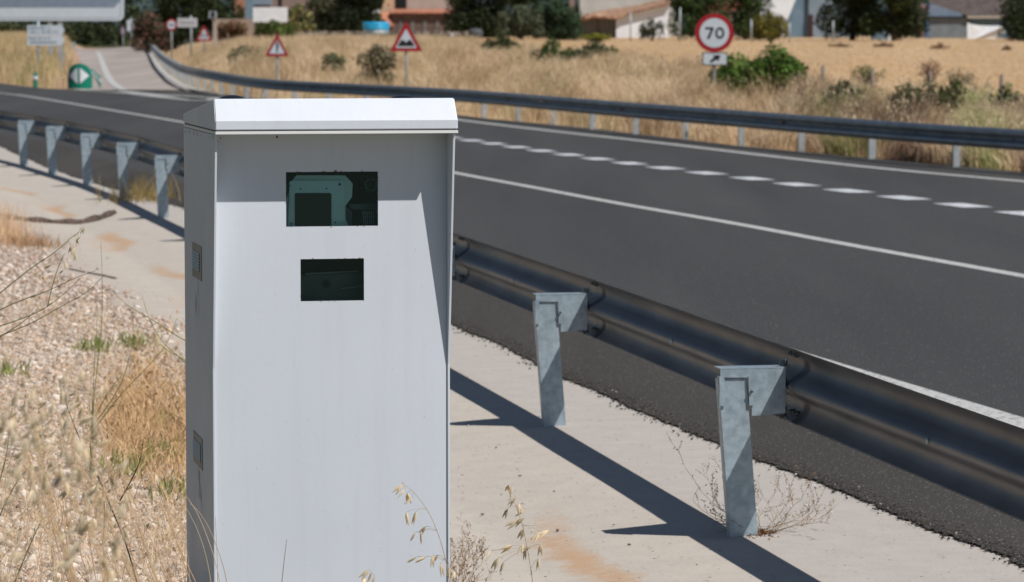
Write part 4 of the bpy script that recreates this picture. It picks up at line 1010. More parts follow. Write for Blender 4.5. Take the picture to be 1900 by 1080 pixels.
# distant round sign and the pale name board
d = 200; c = at(318, 46, d); zg = H(c.x, d)
rs = empty('road_sign', (c.x, d+.06, zg), 'distant round red-rimmed sign before the dark tree', 'sign'); b = MB(); cyl_post(b, c.x, d+.06, zg-.3, at(0, 40, d).z, .045); b.build('post', M['farpost'], rs)
b = MB(); poly_px(b, circ(318, 46, 10.5, 11, 28), d, .025); dc = b.build('sign_disc', M['signred'], rs); b = MB(); poly_px(b, circ(318, 46, 7.4, 7.8, 28), d, .003, -.005); b.build('sign_face', M['signwhite'], dc)
b = MB()
for q in ([(312.5, 45), (316, 45), (316, 47.5), (312.5, 47.5)], [(317.5, 43), (320, 43), (320, 49), (317.5, 49)], [(321.5, 45), (324, 45), (324, 47.5), (321.5, 47.5)]): poly_px(b, q, d, .002, -.008)
b.build('symbol', M['signblack'], dc)
d = 198; c = at(354, 42, d); zg = H(c.x, d)
nb = empty('name_board', (c.x, d+.08, zg), 'pale rectangular place name board on one post beside the distant round sign', 'sign'); b = MB(); cyl_post(b, c.x, d+.08, zg-.3, at(0, 30, d).z, .06); b.build('post', M['farpost'], nb)
b = MB(); poly_px(b, [(329, 33.5), (366, 33.5), (366, 50.5), (329, 50.5)], d, .03); pn = b.build('board', mat('board_grey', (.42, .42, .44), (.48, .48, .5), 4, .6), nb)
b = MB(); random.seed(3)
xq = 333.5
while xq < 359: wq = random.uniform(1.4, 2.4); poly_px(b, [(xq, 40), (xq+wq, 40), (xq+wq, 44.5), (xq, 44.5)], d, .002, -.004); xq += wq+.7
build_each(b, 'letter', mat('faint_letters', (.26, .25, .27), rough=.7), pn)
# purple-rimmed round sign and pale sign backs on the crest
d = 300; c = at(228, 57, d); zg = H(c.x, d)
ps = empty('road_sign', (c.x, d+.06, zg), 'tiny round sign with a purple rim seen edge-on at the crest', 'sign'); b = MB(); cyl_post(b, c.x, d+.06, zg-.3, at(0, 60, d).z, .05); b.build('post', M['farpost'], ps)
b = MB(); poly_px(b, circ(228, 57.5, 5, 10, 24), d, .03); b.build('sign_disc', mat('purple_rim', (.12, .05, .10), rough=.5), ps); b = MB(); poly_px(b, circ(228, 57.5, 2.6, 6.5, 24), d, .003, -.006); b.build('sign_face', M['signgrey'], ps)
c = at(243, 50, d); zg = H(c.x, d)
bs = empty('road_sign', (c.x, d+.06, zg), 'small pale grey sign board next to the purple-rimmed one', 'sign'); b = MB(); cyl_post(b, c.x, d+.06, zg-.3, at(0, 34, d).z, .06); b.build('post', M['farpost'], bs)
b = MB(); poly_px(b, [(235.5, 37), (250.5, 37), (250, 58), (236, 58)], d, .04); b.build('board', M['signwhite'], bs)
# direction arrows
d = 138; c = at(70.5, 60, d); zg = 0.1
ds_ = empty('direction_sign', (c.x, d+.08, zg), 'pair of white arrow-shaped direction boards on a slim pale post', 'sign')
b = MB(); cyl_post(b, c.x, d+.08, zg-.4, at(0, 40, d).z, .05); b.build('post', M['galv'], ds_)
M['faint'] = mat('grey_letters', (.20, .23, .29), rough=.6)
for (ya, yb) in ((47, 65), (66.2, 84.2)):
    b = MB(); poly_px(b, [(50.5, ya), (114, ya), (120, (ya+yb)/2), (114, yb), (50.5, yb)], d, .03); bd_ = b.build('arrow_board', M['signwhite'], ds_)
    b = MB()
    for row in (0, 1):
        xq = 53+row*3
        while xq < (92 if row == 0 else 106): 
            wq = random.uniform(1.3, 2.2)
            if random.random() < .85: poly_px(b, [(xq, ya+3+row*7.2), (xq+wq, ya+3+row*7.2), (xq+wq, ya+7.4+row*7.2), (xq, ya+7.4+row*7.2)], d, .002, -.004)
            xq += wq+.8
    build_each(b, 'letter', M['faint'], bd_)
# large signboard in the top left corner
d = 150; c = at(100, 20, d)
bs = empty('signboard', (c.x, d, H(c.x, d)), 'large pale signboard with rounded corner cut by the top left edge of the photo', 'sign')
def rbr(x0, y0, x1, y1, r):   # rounded bottom right
    return [(x0, y0), (x1, y0), (x1, y1-r)]+[(x1-r+r*math.cos(a), y1-r+r*math.sin(a)) for a in [PI/2*i/8 for i in range(1, 8)]]+[(x1-r, y1), (x0, y1)]
b = MB(); poly_px(b, rbr(-160, -120, 230, 38.5, 11), d, .04); bb = b.build('board', M['signwhite'], bs)
b = MB(); poly_px(b, rbr(-155, -115, 224.5, 34.5, 8), d, .003, -.006); b.build('inner_field', M['signgrey'], bb)
b = MB(); poly_px(b, [(-154, 14.5), (213, 14.5), (220, 5), (223, 5), (223, 28), (219, 33.5), (-154, 33.5)], d, .003, -.012); b.build('lower_panel', M['signwhite'], bb)
b = MB(); poly_px(b, [(-154, -114), (223, -114), (223, 2), (211, 13.5), (-154, 13.5)], d, .003, -.012); b.build('upper_band_shade', M['signblue'], bb)  # shade over the upper sign band, put in as grey-blue colour
for px in (111, 92, -60):
    b = MB(); x_ = at(px, 0, d).x
    b.abox(x_-.10, x_+.10, d+.05, d+.065, -.3, 4.2); b.abox(x_-.10, x_+.10, d+.20, d+.215, -.3, 4.2); b.abox(x_-.01, x_+.01, d+.066, d+.199, -.3, 4.2); b.build('post', M['farpost'], bs)

# green marker with two white arrows
d = 123.0; cx_ = at(146, 141, d).x; f_ = F/d; hw = 22/f_; z0 = max(H(cx_, d), .015); z1 = at(146, 118, d).z
gm = empty('junction_marker', (cx_, d, z0), 'rounded green divider marker with two white triangles at the road fork', 'road marker')
n = 24; prof = [(-hw, 0)]+[(hw*math.cos(PI-PI*i/n), (z1-z0-hw)+hw*math.sin(PI*i/n)) for i in range(n+1)]+[(hw, 0)]
def curve_y(x_): return d+.22*(x_/hw)**2
b = MB(); fr_ = [Vector((cx_+x_, curve_y(x_), z0+z_)) for x_, z_ in prof]; bk = [v+Vector((0, .25, 0)) for v in fr_]
m_ = len(prof); ctr = Vector((cx_, d, z0+.3))
cols_ = np.linspace(-hw, hw, 15); vs = []; 
for x_ in cols_:
    top = (z1-z0-hw)+math.sqrt(max(hw*hw-x_*x_, 0)); vs += [Vector((cx_+x_, curve_y(x_), z0)), Vector((cx_+x_, curve_y(x_), z0+top)), Vector((cx_+x_, curve_y(x_)+.3, z0)), Vector((cx_+x_, curve_y(x_)+.3, z0+top))]
fs = []
for i in range(14):
    a, c = 4*i, 4*i+4
    fs += [(a, c, c+1, a+1), (a+2, a+3, c+3, c+2), (a+1, c+1, c+3, a+3), (a, a+2, c+2, c)]
fs += [(0, 1, 3, 2), (56, 58, 59, 57)]
b.add(vs, fs); b.build('body', M['green'], gm)
b = MB()
for sgn in (-1, 1):
    vs = []
    for i in range(7):
        f = i/6; x_ = sgn*hw*(.10+.72*f); hh_ = 14.5/f_*(1-f)+.01; zc = z0+(at(0, 140.5, d).z-z0)
        vs += [Vector((cx_+x_, curve_y(x_)-.01, zc-hh_)), Vector((cx_+x_, curve_y(x_)-.01, zc+hh_))]
    b.add(vs, [(2*i, 2*i+2, 2*i+3, 2*i+1) for i in range(6)])
build_each(b, 'white_triangle', mat('marker_white', (.62, .64, .68), rough=.4), gm)
# slim green bollards
def bollard(px, pyt, pyb, wpx, d, label, group=None):
    c = at(px, pyb, d); zt = at(px, pyt, d).z; zg = max(min(c.z, H(c.x, d)), .0); r = wpx/2/(F/d); h_ = zt-zg
    o = empty('delineator_post', (c.x, d, zg), label, 'bollard', group)
    b = MB(); b.lathe((c.x, d, zg), [(r*1.1, 0), (r, .03), (r, h_*.9), (r*.8, h_*.98), (r*.3, h_)], 14); bo = b.build('body', M['green'], o)
    b = MB(); b.lathe((c.x, d, zg+h_*.45), [(r*1.03, 0), (r*1.03, h_*.28)], 14); b.build('reflective_band', M['signwhite'], o)
bollard(66, 134, 164, 8, 127, 'single green roadside bollard with a white band by the left bank')
for i in range(6):
    f = i/5; bollard(171+f*14.5, 128+f*13, 152+f*13, 3.6, 158-f*33, 'thin green and white post in the short row right of the round green marker', 'thin green posts right of the green marker')

# ---------------------------------------------------------------- wooden field posts and thin fence pipes
for i, (px, top, dd, w_, lab) in enumerate([(875, 66, 178, .10, 'wooden post standing in the field below the big dark tree'), (1172, 95, 131, .10, 'weathered wooden post midway between the bank shrubs and the speed sign'), (1228, 101, 118, .08, 'thin wooden post sunk in grass left of the speed sign'), (1294, 103, 109, .09, 'wooden post just left of the speed sign'), (1527, 121, 78, .10, 'dark wooden post right of the leafy green shrubs'), (1618, 127, 73, .08, 'thin grey wooden post in the middle of the right field'), (1725, 131, 68.5, .09, 'wooden post rising beside the brown-green shrub'), (1858, 138, 64, .09, 'rightmost wooden field post')]):
    t_ = at(px, top, dd); zg = H(t_.x, dd); b = MB()
    b.tube([(t_.x+random.uniform(-.02, .02), dd, zg-.2), (t_.x, dd, (zg+t_.z)/2), (t_.x+.01, dd+.01, t_.z)], [w_*.55, w_*.5, w_*.42], 8)
    o = b.build('fence_post', M['wood']); setp(o, lab, 'post', 'wooden posts along the field edge')
for px, top, dd, lab in ((1262, 14, 230, 'tall grey pipe post before the green tree left of the speed sign'), (1170, 22, 231, 'thin grey pipe post in front of the white gable'), (1394, 36, 229, 'grey pipe post in the trees right of the speed sign'), (1465, 42, 230, 'pale pipe post at the corner of the white house'), (1546, 38, 229, 'pale pipe post under the big rounded tree'), (838, 62, 205, 'short blue-grey pipe post below the dark tree')):
    t_ = at(px, top, dd); zg = H(t_.x, dd); b = MB(); b.tube([(t_.x, dd, zg-.1), (t_.x, dd, t_.z)], .05 if dd > 210 else .06, 8)
    setp(b.build('pipe_post', M['farpost']), lab, 'post')

# ---------------------------------------------------------------- buildings (walls as real blocks on the terrain)
def blk(b, px0, px1, pyt, pyb, d, dep, z0=None):
    a = at(px0, pyb, d); c = at(px1, pyt, d); b.abox(a.x, c.x, d, d+dep, a.z if z0 is None else z0, c.z)
def bx(px, d): return at(px, 0, d).x
def bz(py, d): return at(0, py, d).z
zg = 1.45
# peach house with tiled canopy
d = 275; o = empty('rural_house', (bx(770, d), d, zg), 'peach and cream house with a red tiled canopy over a shaded brown porch', 'house')
b = MB(); blk(b, 694, 731, -60, 60, d, 8, zg); b.build('wall', M['wallpeach'], o)
b = MB(); blk(b, 731.3, 842, -60, 60, d+.6, 8, zg); b.build('wall', M['wallpale'], o)
b = MB(); blk(b, 733, 755, -12, 15, d+.45, .14); f = b.build('window', M['wallbrown'], o); b = MB(); blk(b, 735, 753, -10, 14, d+.40, .04); b.build('pane', M['pane'], f)
b = MB(); blk(b, 690, 704, 5, 24, d-.12, .1); b.build('shutter', M['wallwhite'], o)
b = MB(); a0_, a1_ = bx(724, d-2.4), bx(842, d-2.4)
b.add([(a0_, d-2.4, bz(23, d-2.4)), (a1_, d-2.4, bz(23, d-2.4)), (a1_, d+.55, bz(16.5, d)), (a0_, d+.55, bz(16.5, d)), (a0_, d-2.4, bz(25, d-2.4)), (a1_, d-2.4, bz(25, d-2.4)), (a1_, d+.55, bz(19, d)), (a0_, d+.55, bz(19, d))], [(0, 1, 2, 3), (7, 6, 5, 4), (0, 4, 5, 1), (1, 5, 6, 2), (2, 6, 7, 3), (3, 7, 4, 0)]); b.build('canopy_roof', M['tilered'], o)
b = MB(); q = [(bx(699, d-2.5), d-2.5, bz(26, d)), (bx(722, d-2.5), d-1.0, bz(22, d)), (bx(733, d-2.5), d-1.5, bz(45, d)), (bx(718, d-2.5), d-4.5, bz(46, d))]; b.prism(q, (0, .1, -.15)); b.build('lower_roof', M['tilered'], o)
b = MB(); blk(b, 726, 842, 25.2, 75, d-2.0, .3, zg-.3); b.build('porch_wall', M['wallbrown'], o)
for px in (740, 762, 785, 808, 828): b = MB(); blk(b, px, px+7, 36, 62, d-2.06, .05); b.build('porch_opening', M['doorgrey'], o)
# brown building and blue-grey wing on the left
d = 290; o = empty('brown_house', (bx(560, d), d, zg), 'dull brown building behind the yellow-flowered garden shrub', 'house')
b = MB(); blk(b, 500, 640, -60, 50, d, 8, zg); b.build('wall', mat('brown_render', (.20, .15, .13), (.24, .18, .16), 1, .9), o); b = MB(); blk(b, 517, 523, -5, 14, d-.06, .05); b.build('window', M['pane'], o); b = MB(); blk(b, 496, 644, -66, -60.2, d-.3, 9); b.build('roof', M['roofdark'], o)
d = 262; o = empty('blue_grey_shed', (bx(470, d), d, zg), 'blue-grey painted shed left of the white board', 'shed')
b = MB(); blk(b, 455, 469, -50, 42, d, 4, zg); b.build('wall', M['wallblue'], o); b = MB(); blk(b, 469.2, 500, -50, 9, d+.3, 3, ); b.build('wall', M['signblue'], o); b = MB(); blk(b, 469.4, 498, 9.2, 40, d+.8, 2.5, zg); b.build('wall', M['wallbrown'], o); b = MB(); blk(b, 453, 502, -56, -50.2, d-.2, 5); b.build('roof', M['roofdark'], o)
d = 285; o = empty('brick_outbuilding', (bx(445, d), d, zg), 'small brick-coloured outbuilding beside the blue-grey shed', 'shed'); b = MB(); blk(b, 436, 456, -30, 14, d, 3, zg); b.build('wall', mat('old_brick', (.30, .14, .09), (.40, .22, .15), 2, .9), o); b = MB(); blk(b, 434, 457, -36, -30.2, d-.2, 3.4); b.build('roof', M['tile'], o)
d = 206; o = empty('white_board', (bx(502, d), d, zg), 'plain bright white rectangular board above the grassy bank', 'board'); b = MB(); blk(b, 469.5, 533.5, 13.5, 41, d, .08); b.build('panel', M['tarp'], o)
for px in (475, 528): b = MB(); blk(b, px-1.5, px+1.5, 14, 60, d+.09, .08, zg-.8); b.build('leg', M['wood'], o)
d = 204; b = MB(); blk(b, 395, 470, 35, 80, d+4, .4, 1.0); setp(b.build('garden_wall', mat('tan_wall', (.36, .27, .21), (.30, .23, .18), 1.5, .9)), 'tan rendered garden wall below the dark tree', 'wall')
d = 202; o = empty('meter_post', (bx(398, d), d, 1.3), 'pale post carrying a small meter box beside the distant warning triangle', 'post'); b = MB(); blk(b, 396.5, 402, 24, 78, d, .15, .9); b.build('post', M['wallpale'], o); b = MB(); blk(b, 387.5, 401.5, 20.5, 34, d-.2, .18); bq = b.build('box', M['signgrey'], o); b = MB(); blk(b, 391.5, 398, 22, 32, d-.22, .015); b.build('door', M['pane'], bq)
# dry stone wall
d = 232; b = MB(); rr = random.Random(5)
for i in range(68):
    for j in range(3):
        px = 548+i*4.7+rr.uniform(-1, 1)+(j % 2)*2; blk_w = rr.uniform(4.0, 5.4)
        z0_ = 1.2+j*.27+rr.uniform(-.03, .03); a = bx(px, d); c = bx(px+blk_w, d); b.abox(a, c, d+rr.uniform(-.06, .06)+j*.004, d+.5+j*.003, z0_, z0_+.26+rr.uniform(0, .05))
setp(b.build('stone_wall', M['stonewall']), 'low dry stone wall behind the grassy bank', 'wall')
# blue pool
d = 226; o = empty('paddling_pool', (bx(697, d), d, 1.5), 'bright blue inflatable pool in front of the stone wall', 'pool')
b = MB(); a = bx(697, d); R_ = 25/(F/d)
prof = [(0.9+.12*math.cos(t), .10*math.sin(t)) for t in np.linspace(0, 2*PI, 10)]
b.lathe((a, d+.6, bz(50, d)), [(R_*q[0], q[1]*2.6+.06) for q in prof], 28); b.build('rim', M['blueplastic'], o)
b = MB(); b.lathe((a, d+.6, bz(64, d)), [(R_*.90, 0), (R_*.93, .2), (R_*.9, .48)], 28); b.build('wall', mat('pool_wall', (.16, .30, .42), (.5, .55, .6), 2, .5), o)
# tiled shed with white gable
d = 262; o = empty('tiled_shed', (bx(1150, d), d, zg), 'low shed with a clay tile roof, boarded front and bright white gable', 'shed')
b = MB(); blk(b, 1078, 1143, 30, 74, d+.35, 6, zg-.1); b.build('boarded_front', M['doorgrey'], o); b = MB(); blk(b, 1108, 1112, 34, 74, d+.28, .06, zg-.1); b.build('door_post', M['wallbrown'], o)
b = MB(); b.prism([Vector((bx(1143.3, d), d, zg-.1)), Vector((bx(1240, d), d, zg-.1)), Vector((bx(1240, d), d, bz(6, d))), Vector((bx(1143.3, d), d, bz(31, d)))], (0, 6, 0)); b.build('gable_wall', M['wallwhite'], o)
b = MB(); q = [(bx(1072, d), d-.7, bz(38, d)), (bx(1102, d), d-.6, bz(31, d)), (bx(1143, d), d-.7, bz(34, d)), (bx(1166, d), d-.5, bz(24, d)), (bx(1246, d), d-.5, bz(4.5, d)), (bx(1246, d), d+3, bz(-6, d)), (bx(1180, d), d+3, bz(10, d)), (bx(1130, d), d+3, bz(17, d)), (bx(1082, d), d+2.6, bz(27, d))]
b.prism(q, (0, .05, -.12)); b.build('roof', M['tile'], o)
b = MB()
for i in range(20):
    px = 1073+i*3.6; py = (38-i*.9) if i < 8 else (31+(i-8)*.27); a = at(px, py, d-.75); b.tube([a, a+Vector((.5, 2.2, .38))], .09, 6)
build_each(b, 'roof_tile', M['tile'], o)
d = 285; o = empty('pale_warehouse', (bx(1150, d), d, zg), 'large pale grey rendered wall rising behind the tiled shed', 'building'); b = MB(); blk(b, 1076, 1262, -60, 60, d, 10, zg); b.build('wall', M['wallgrey'], o); b = MB(); blk(b, 1072, 1266, -68, -60.2, d-.4, 11); b.build('roof', M['tile'], o)
d = 268; b = MB(); blk(b, 1057, 1066, -40, 60, d, .6, zg); blk(b, 1055.5, 1067.5, -46, -40.2, d-.06, .72); setp(b.build('brick_pillar', mat('pinkish_brick', (.24, .15, .12), (.32, .21, .17), 2, .9)), 'pinkish brick pillar at the left end of the pale grey wall', 'pillar')
# white house: shadow edge cut as wall outline, shade painted in darker colours
d = 268; o = empty('white_house', (bx(1475, d), d, zg), 'white house with a sunlit wall cut to a slanting shadow edge, painted shade and a narrow dark door', 'house')
b = MB(); d2 = d-2.4; b.prism([Vector((bx(a_, d2), d2, z_)) for a_, z_ in ((1410, zg), (1459, zg), (1459, bz(42, d2)), (1476, bz(0, d2)), (1492, bz(-40, d2)), (1410, bz(-40, d2)))], (0, .35, 0)); b.build('sunlit_wall', M['wallwhite'], o)  # slanted outline stands for the edge of a cast shadow
b = MB(); blk(b, 1415, 1500, -56, 74, d-1.2, 8, zg); b.build('recessed_shade_wall', M['wallblue'], o)  # shaded part of the white wall, painted blue-grey
b = MB(); blk(b, 1500.3, 1580, -60, 74, d-1.5, 9, zg); b.build('shade_painted_wall', mat('shade_painted_lime', (.19, .24, .29), (.23, .28, .33), 1, .9), o)  # lime wall with its shade mixed into the colour
b = MB(); blk(b, 1500.8, 1508.5, 27, 74, d-1.56, .05, zg); b.build('door', M['door'], o)
b = MB(); blk(b, 1410, 1584, -68, -60.2, d-1.6, 10); b.build('roof', M['tile'], o)
# red tiled roof glimpsed above the trees near the speed sign
d = 300; o = empty('distant_house', (bx(1340, d), d, zg), 'distant house showing only a tiled roof strip above the trees by the speed sign', 'house'); b = MB(); blk(b, 1285, 1400, 12, 60, d, 6, zg); b.build('wall', M['wallpale'], o); b = MB(); b.prism([Vector((bx(1282, d), d-.4, bz(14, d))), Vector((bx(1403, d), d-.4, bz(14, d))), Vector((bx(1390, d), d+3, bz(-10, d))), Vector((bx(1295, d), d+3, bz(-10, d)))], (0, .1, -.15)); b.build('roof', M['tilered'], o)
# grey warehouse
d = 258; o = empty('grey_warehouse', (bx(1790, d), d, zg), 'grey warehouse with dark tiled roof and cream gutter beyond the field', 'building')
b = MB(); blk(b, 1718, 1795, 33, 78, d, 6, zg-.1); b.build('wall', mat('grey_sheet', (.14, .16, .18), (.18, .20, .22), 2, .7), o)
b = MB(); b.prism([Vector((bx(1722, d), d+.2, bz(33.2, d))), Vector((bx(1796, d), d+.2, bz(33.2, d))), Vector((bx(1790, d), d+.2, bz(27, d))), Vector((bx(1727, d), d+.2, bz(6, d)))], (0, 3, 0)); b.build('gable', M['signblue'], o)  # gable shade put into the blue-grey colour
b = MB(); blk(b, 1716, 1797, 30.5, 33, d-.25, .24); b.build('eave_beam', M['pane'], o)
b = MB(); blk(b, 1717.5, 1724, 36, 78, d-.08, .07, zg-.1); b.build('blue_door_frame', mat('blue_paint', (.06, .14, .28), rough=.6), o)
b = MB(); blk(b, 1708, 1717.3, 8, 78, d, 4, zg-.1); b.build('rusty_pillar', mat('rusty_panel', (.20, .13, .12), (.26, .17, .15), 2, .8), o)
b = MB(); blk(b, 1796, 1890, 34.3, 78, d+.5, 6, zg-.1); b.build('wall', M['wallblue'], o)
b = MB(); q = [(bx(1730, d), d+2.2, bz(4, d)), (bx(1795, d), d-.1, bz(29, d)), (bx(1892, d), d-.1, bz(29, d)), (bx(1900, d), d+4, bz(-6, d)), (bx(1735, d), d+4, bz(-6, d))]; b.prism(q, (0, .1, -.14)); b.build('roof', M['roofdark'], o)
b = MB(); blk(b, 1795, 1879, 29.5, 34, d-.3, .2); b.build('gutter', mat('cream_gutter', (.42, .36, .29), rough=.8), o)
b = MB(); blk(b, 1733, 1786, -20, 5, d+5, 3); b.build('rooftop_hood', M['tarp'], o)
# white sheet hung before it
d = 254; b = MB(); zb_ = zg-.1; tops = [(1795, 42), (1802, 45), (1815, 47), (1835, 48), (1852, 48), (1860, 50), (1865, 56), (1864, 64), (1858, 62), (1853, 58), (1850, 60), (1853, 68), (1856, 76), (1795, 78)]
vsf = [at(px, py, d+.25*math.sin(px*.35)) for px, py in tops]; b.prism(vsf, (0, .03, 0)); setp(b.build('white_sheet', M['tarp']), 'bright white sheet hanging in front of the warehouse wall', 'sheet')
d = 240; o = empty('gate_pillar', (bx(1652, d), d, zg), 'small white arched gate pillar below the big tree', 'pillar'); b = MB(); blk(b, 1648.5, 1656, 52, 74, d, .3, zg-.1); b.tube([at(1650, 53, d), at(1650.5, 47.5, d), at(1653.5, 45.5, d), at(1657, 48, d), at(1657.5, 55, d)], .07, 8); b.build('pillar', M['tarp'], o)
d = 246; b = MB(); blk(b, 1617, 1650, 52, 74, d, .3, zg-.1); setp(b.build('low_wall', M['wallblue']), 'low pale blue wall under the big tree', 'wall')
d = 241; b = MB(); a = at(882, 63, d); b.lathe((a.x, d, H(a.x, d)-.1), [(.52, 0), (.52, .55), (.45, .72), (.2, .8)], 16, squash=.8); setp(b.build('water_butt', mat('dull_grey', (.07, .075, .08), rough=.7)), 'dull grey rounded tank in the shade of the big dark tree', 'tank')

# ---------------------------------------------------------------- foreground gravel
n = 52000; py = rng.uniform(455, 1110, n*2); px = rng.uniform(-30, 420, n*2)
dd = HC*F/(py-YH); wgt = rng.random(n*2) < np.interp(dd, [12, 20, 34], [.55, .9, 1.0])
px, dd = px[wgt], dd[wgt]; x = (px-PXC)/F*dd; wv = wperp(x, dd)
lim = -1.42-.25*(np.sin(dd*1.7)*.5+np.sin(dd*.63+1)*.5)-.012*np.maximum(dd-15, 0)
fall = rng.random(len(x)) < np.where(wv < lim, 1.0, np.exp((lim-wv)/.12)*.55)
x, dd, wv = x[fall], dd[fall], wv[fall]
keep = ~((np.abs(x-(org.x+.38)) < .0)); 
P = np.stack([x, dd, hterr(x, dd)+.004], -1)
S = rng.lognormal(math.log(.0072), .55, len(x)); S = np.clip(S, .003, .032)
P[:, 2] += S*.25
pal = np.array([[1.0, .95, .93], [1.25, 1.22, 1.22], [.95, .78, .68], [.75, .62, .55], [.55, .46, .42], [1.05, .85, .72]])
cols = pal[rng.choice(6, len(x), p=[.28, .2, .16, .16, .12, .08])]*(1+rng.normal(0, .08, (len(x), 1)))
o = rocks('gravel', P, S, cols, M['stone']); setp(o, 'loose pinkish white gravel left of the cabinet', 'gravel', kind='stuff')
# scattered pebbles on the concrete
n = 420; yy = rng.uniform(12.6, 26, n); wv = -rng.uniform(.2, 1.5, n)**1.0; wv = np.where(rng.random(n) < .65, -1.0-.5*rng.random(n), wv)
x = np.interp(yy, PYs, PXs)+wv/.977
P = np.stack([x, yy, np.interp(wv, VW, VZ)+.009], -1); S = np.clip(rng.lognormal(math.log(.0045), .45, n), .002, .012)
cols = np.where(rng.random((n, 1)) < .6, [.30, .24, .22], [1.0, .95, .9])*np.ones((n, 3))
o = rocks('loose_grit', P, S, cols, M['stone']); setp(o, 'small dark and pale pebbles strewn on the concrete verge', 'pebbles', kind='stuff')

# ---------------------------------------------------------------- near plants
def bendline(pts, d, dd=0.0):
    return [at(px, py, d+dd*i/(max(len(pts)-1, 1))) for i, (px, py) in enumerate(pts)]
def spikelet(b, p, dirv, ln, tint):
    dirv = Vector(dirv).normalized(); u = dirv.cross(Vector((random.gauss(0, 1), random.gauss(0, 1), random.gauss(0, 1)))).normalized(); v = dirv.cross(u)
    b.tint = tint
    for sgn in (-1, 1):
        sp2 = (dirv+u*sgn*.16).normalized(); rr_ = ln*.125
        pts = [p, p+sp2*ln*.3, p+sp2*ln*.62, p+sp2*ln]
        vs = []
        for q, r_ in zip(pts, (rr_*.25, rr_, rr_*.75, .0004)):
            for k_ in range(5): a_ = 2*PI*k_/5; vs.append(q+(u*math.cos(a_)+v*math.sin(a_)*.7)*r_)
        b.add(vs, [(i*5+k_, i*5+(k_+1) % 5, (i+1)*5+(k_+1) % 5, (i+1)*5+k_) for i in range(3) for k_ in range(5)], True)
def oat(pts, heads, d, label, group=None, ln=.026, rad=.0014, side=None, stemtint=(1, 1, 1), below=True, mt=None):
    """pts: stem from low to high in photo pixels at distance d; heads: pixel positions of the spikelets"""
    line = bendline(pts, d); root_p = line[0]
    if below:
        g0 = Vector((root_p.x+random.uniform(-.02, .06), d+random.uniform(-.05, .05), H(root_p.x, d)-.02)); mid = g0.lerp(root_p, .5)+Vector((.01, 0, 0)); line = [g0, mid]+line
    rt = empty('wild_oat', line[0], label, 'grass stalk', group)
    b = MB(); b.tint = stemtint; b.tube(smoothpoly(line, 2), [rad*(1.2-.8*i/(len(smoothpoly(line, 2))-1)) for i in range(len(smoothpoly(line, 2)))], 5); b.build('stem', mt or M['straw'], rt, tint=True)
    h = MB(); st = MB(); st.tint = stemtint
    for hx_, hy_ in heads:
        best = min(line[2 if below else 0:], key=lambda q: (q-at(hx_, hy_, d)).length); p = at(hx_, hy_, d+random.uniform(-.03, .03))
        st.tube([best, best.lerp(p, .5)+Vector((0, 0, .006)), p], .0004, 4)
        dv = Vector((random.uniform(-.9, .2), random.uniform(-.4, .4), -random.uniform(.25, 1.0)))
        spikelet(h, p, dv, ln*random.uniform(.8, 1.2), tuple(np.array((1, 1, 1))*random.uniform(.75, 1.1)))
    if heads: h.per = 2; build_each(h, 'spikelet', M['oat'], rt, tint=True); st.build('pedicels', M['straw'], rt, tint=True)
    return rt
dO = 9.2
oat([(838, 1100), (828, 1040), (812, 985), (793, 945), (768, 912), (748, 898)], [(746, 898), (752, 908), (756, 915), (765, 924), (754, 950), (773, 948), (790, 977), (782, 985), (770, 988), (773, 1033), (790, 1033), (803, 1030), (812, 1030), (818, 1045), (834, 1052), (842, 1060)], dO, 'wild oat stalk leaning left across the lower right of the white cabinet', ln=.034)
oat([(991, 1100), (985, 1055), (979, 1020), (970, 975), (958, 940), (945, 915)], [(950, 902), (944, 900), (957, 922), (962, 934), (942, 944), (976, 946), (972, 960), (960, 965), (972, 981), (1003, 987), (1018, 984), (970, 1008), (985, 1012), (950, 1012), (1004, 1010), (910, 1022), (925, 1035), (935, 1042), (975, 1018), (1000, 1035)], dO+.3, 'wild oat stalk with upright head over the concrete right of the cabinet', ln=.036)
oat([(668, 1110), (680, 1090), (690, 1066)], [(684, 1057), (690, 1062), (676, 1070), (683, 1074), (695, 1069)], dO-.2, 'top of a wild oat just showing at the bottom of the cabinet', ln=.032)
oat([(520, 1110), (526, 1050), (532, 1000)], [], 10.0, 'single thin bare red-brown stalk in front of the cabinet', rad=.0016, stemtint=(.55, .38, .38))
oat([(405, 1110), (403, 1040), (400, 960)], [], 10.2, 'straight reddish bare stalk at the left edge of the cabinet', rad=.0013, stemtint=(.8, .55, .5))
oat([(424, 1110), (420, 1070), (405, 1020), (386, 975), (366, 945), (352, 935)], [], 10.1, 'arching straw blade crossing the cabinet corner, uppermost of the bunch', rad=.0015)
oat([(412, 1110), (405, 1060), (388, 1005), (366, 950), (345, 920)], [], 10.0, 'pale straw blade arching left behind the uppermost one', rad=.0015, stemtint=(1.3, 1.3, 1.3))
oat([(396, 1110), (385, 1040), (368, 985), (347, 945)], [], 9.9, 'pale straw blade lowest of the arching bunch', rad=.0014, stemtint=(1.2, 1.2, 1.2))
oat([(352, 1110), (350, 1030), (338, 985)], [], 10.1, 'pale blade hugging the shaded side of the cabinet', rad=.0013, stemtint=(1.2, 1.2, 1.2))

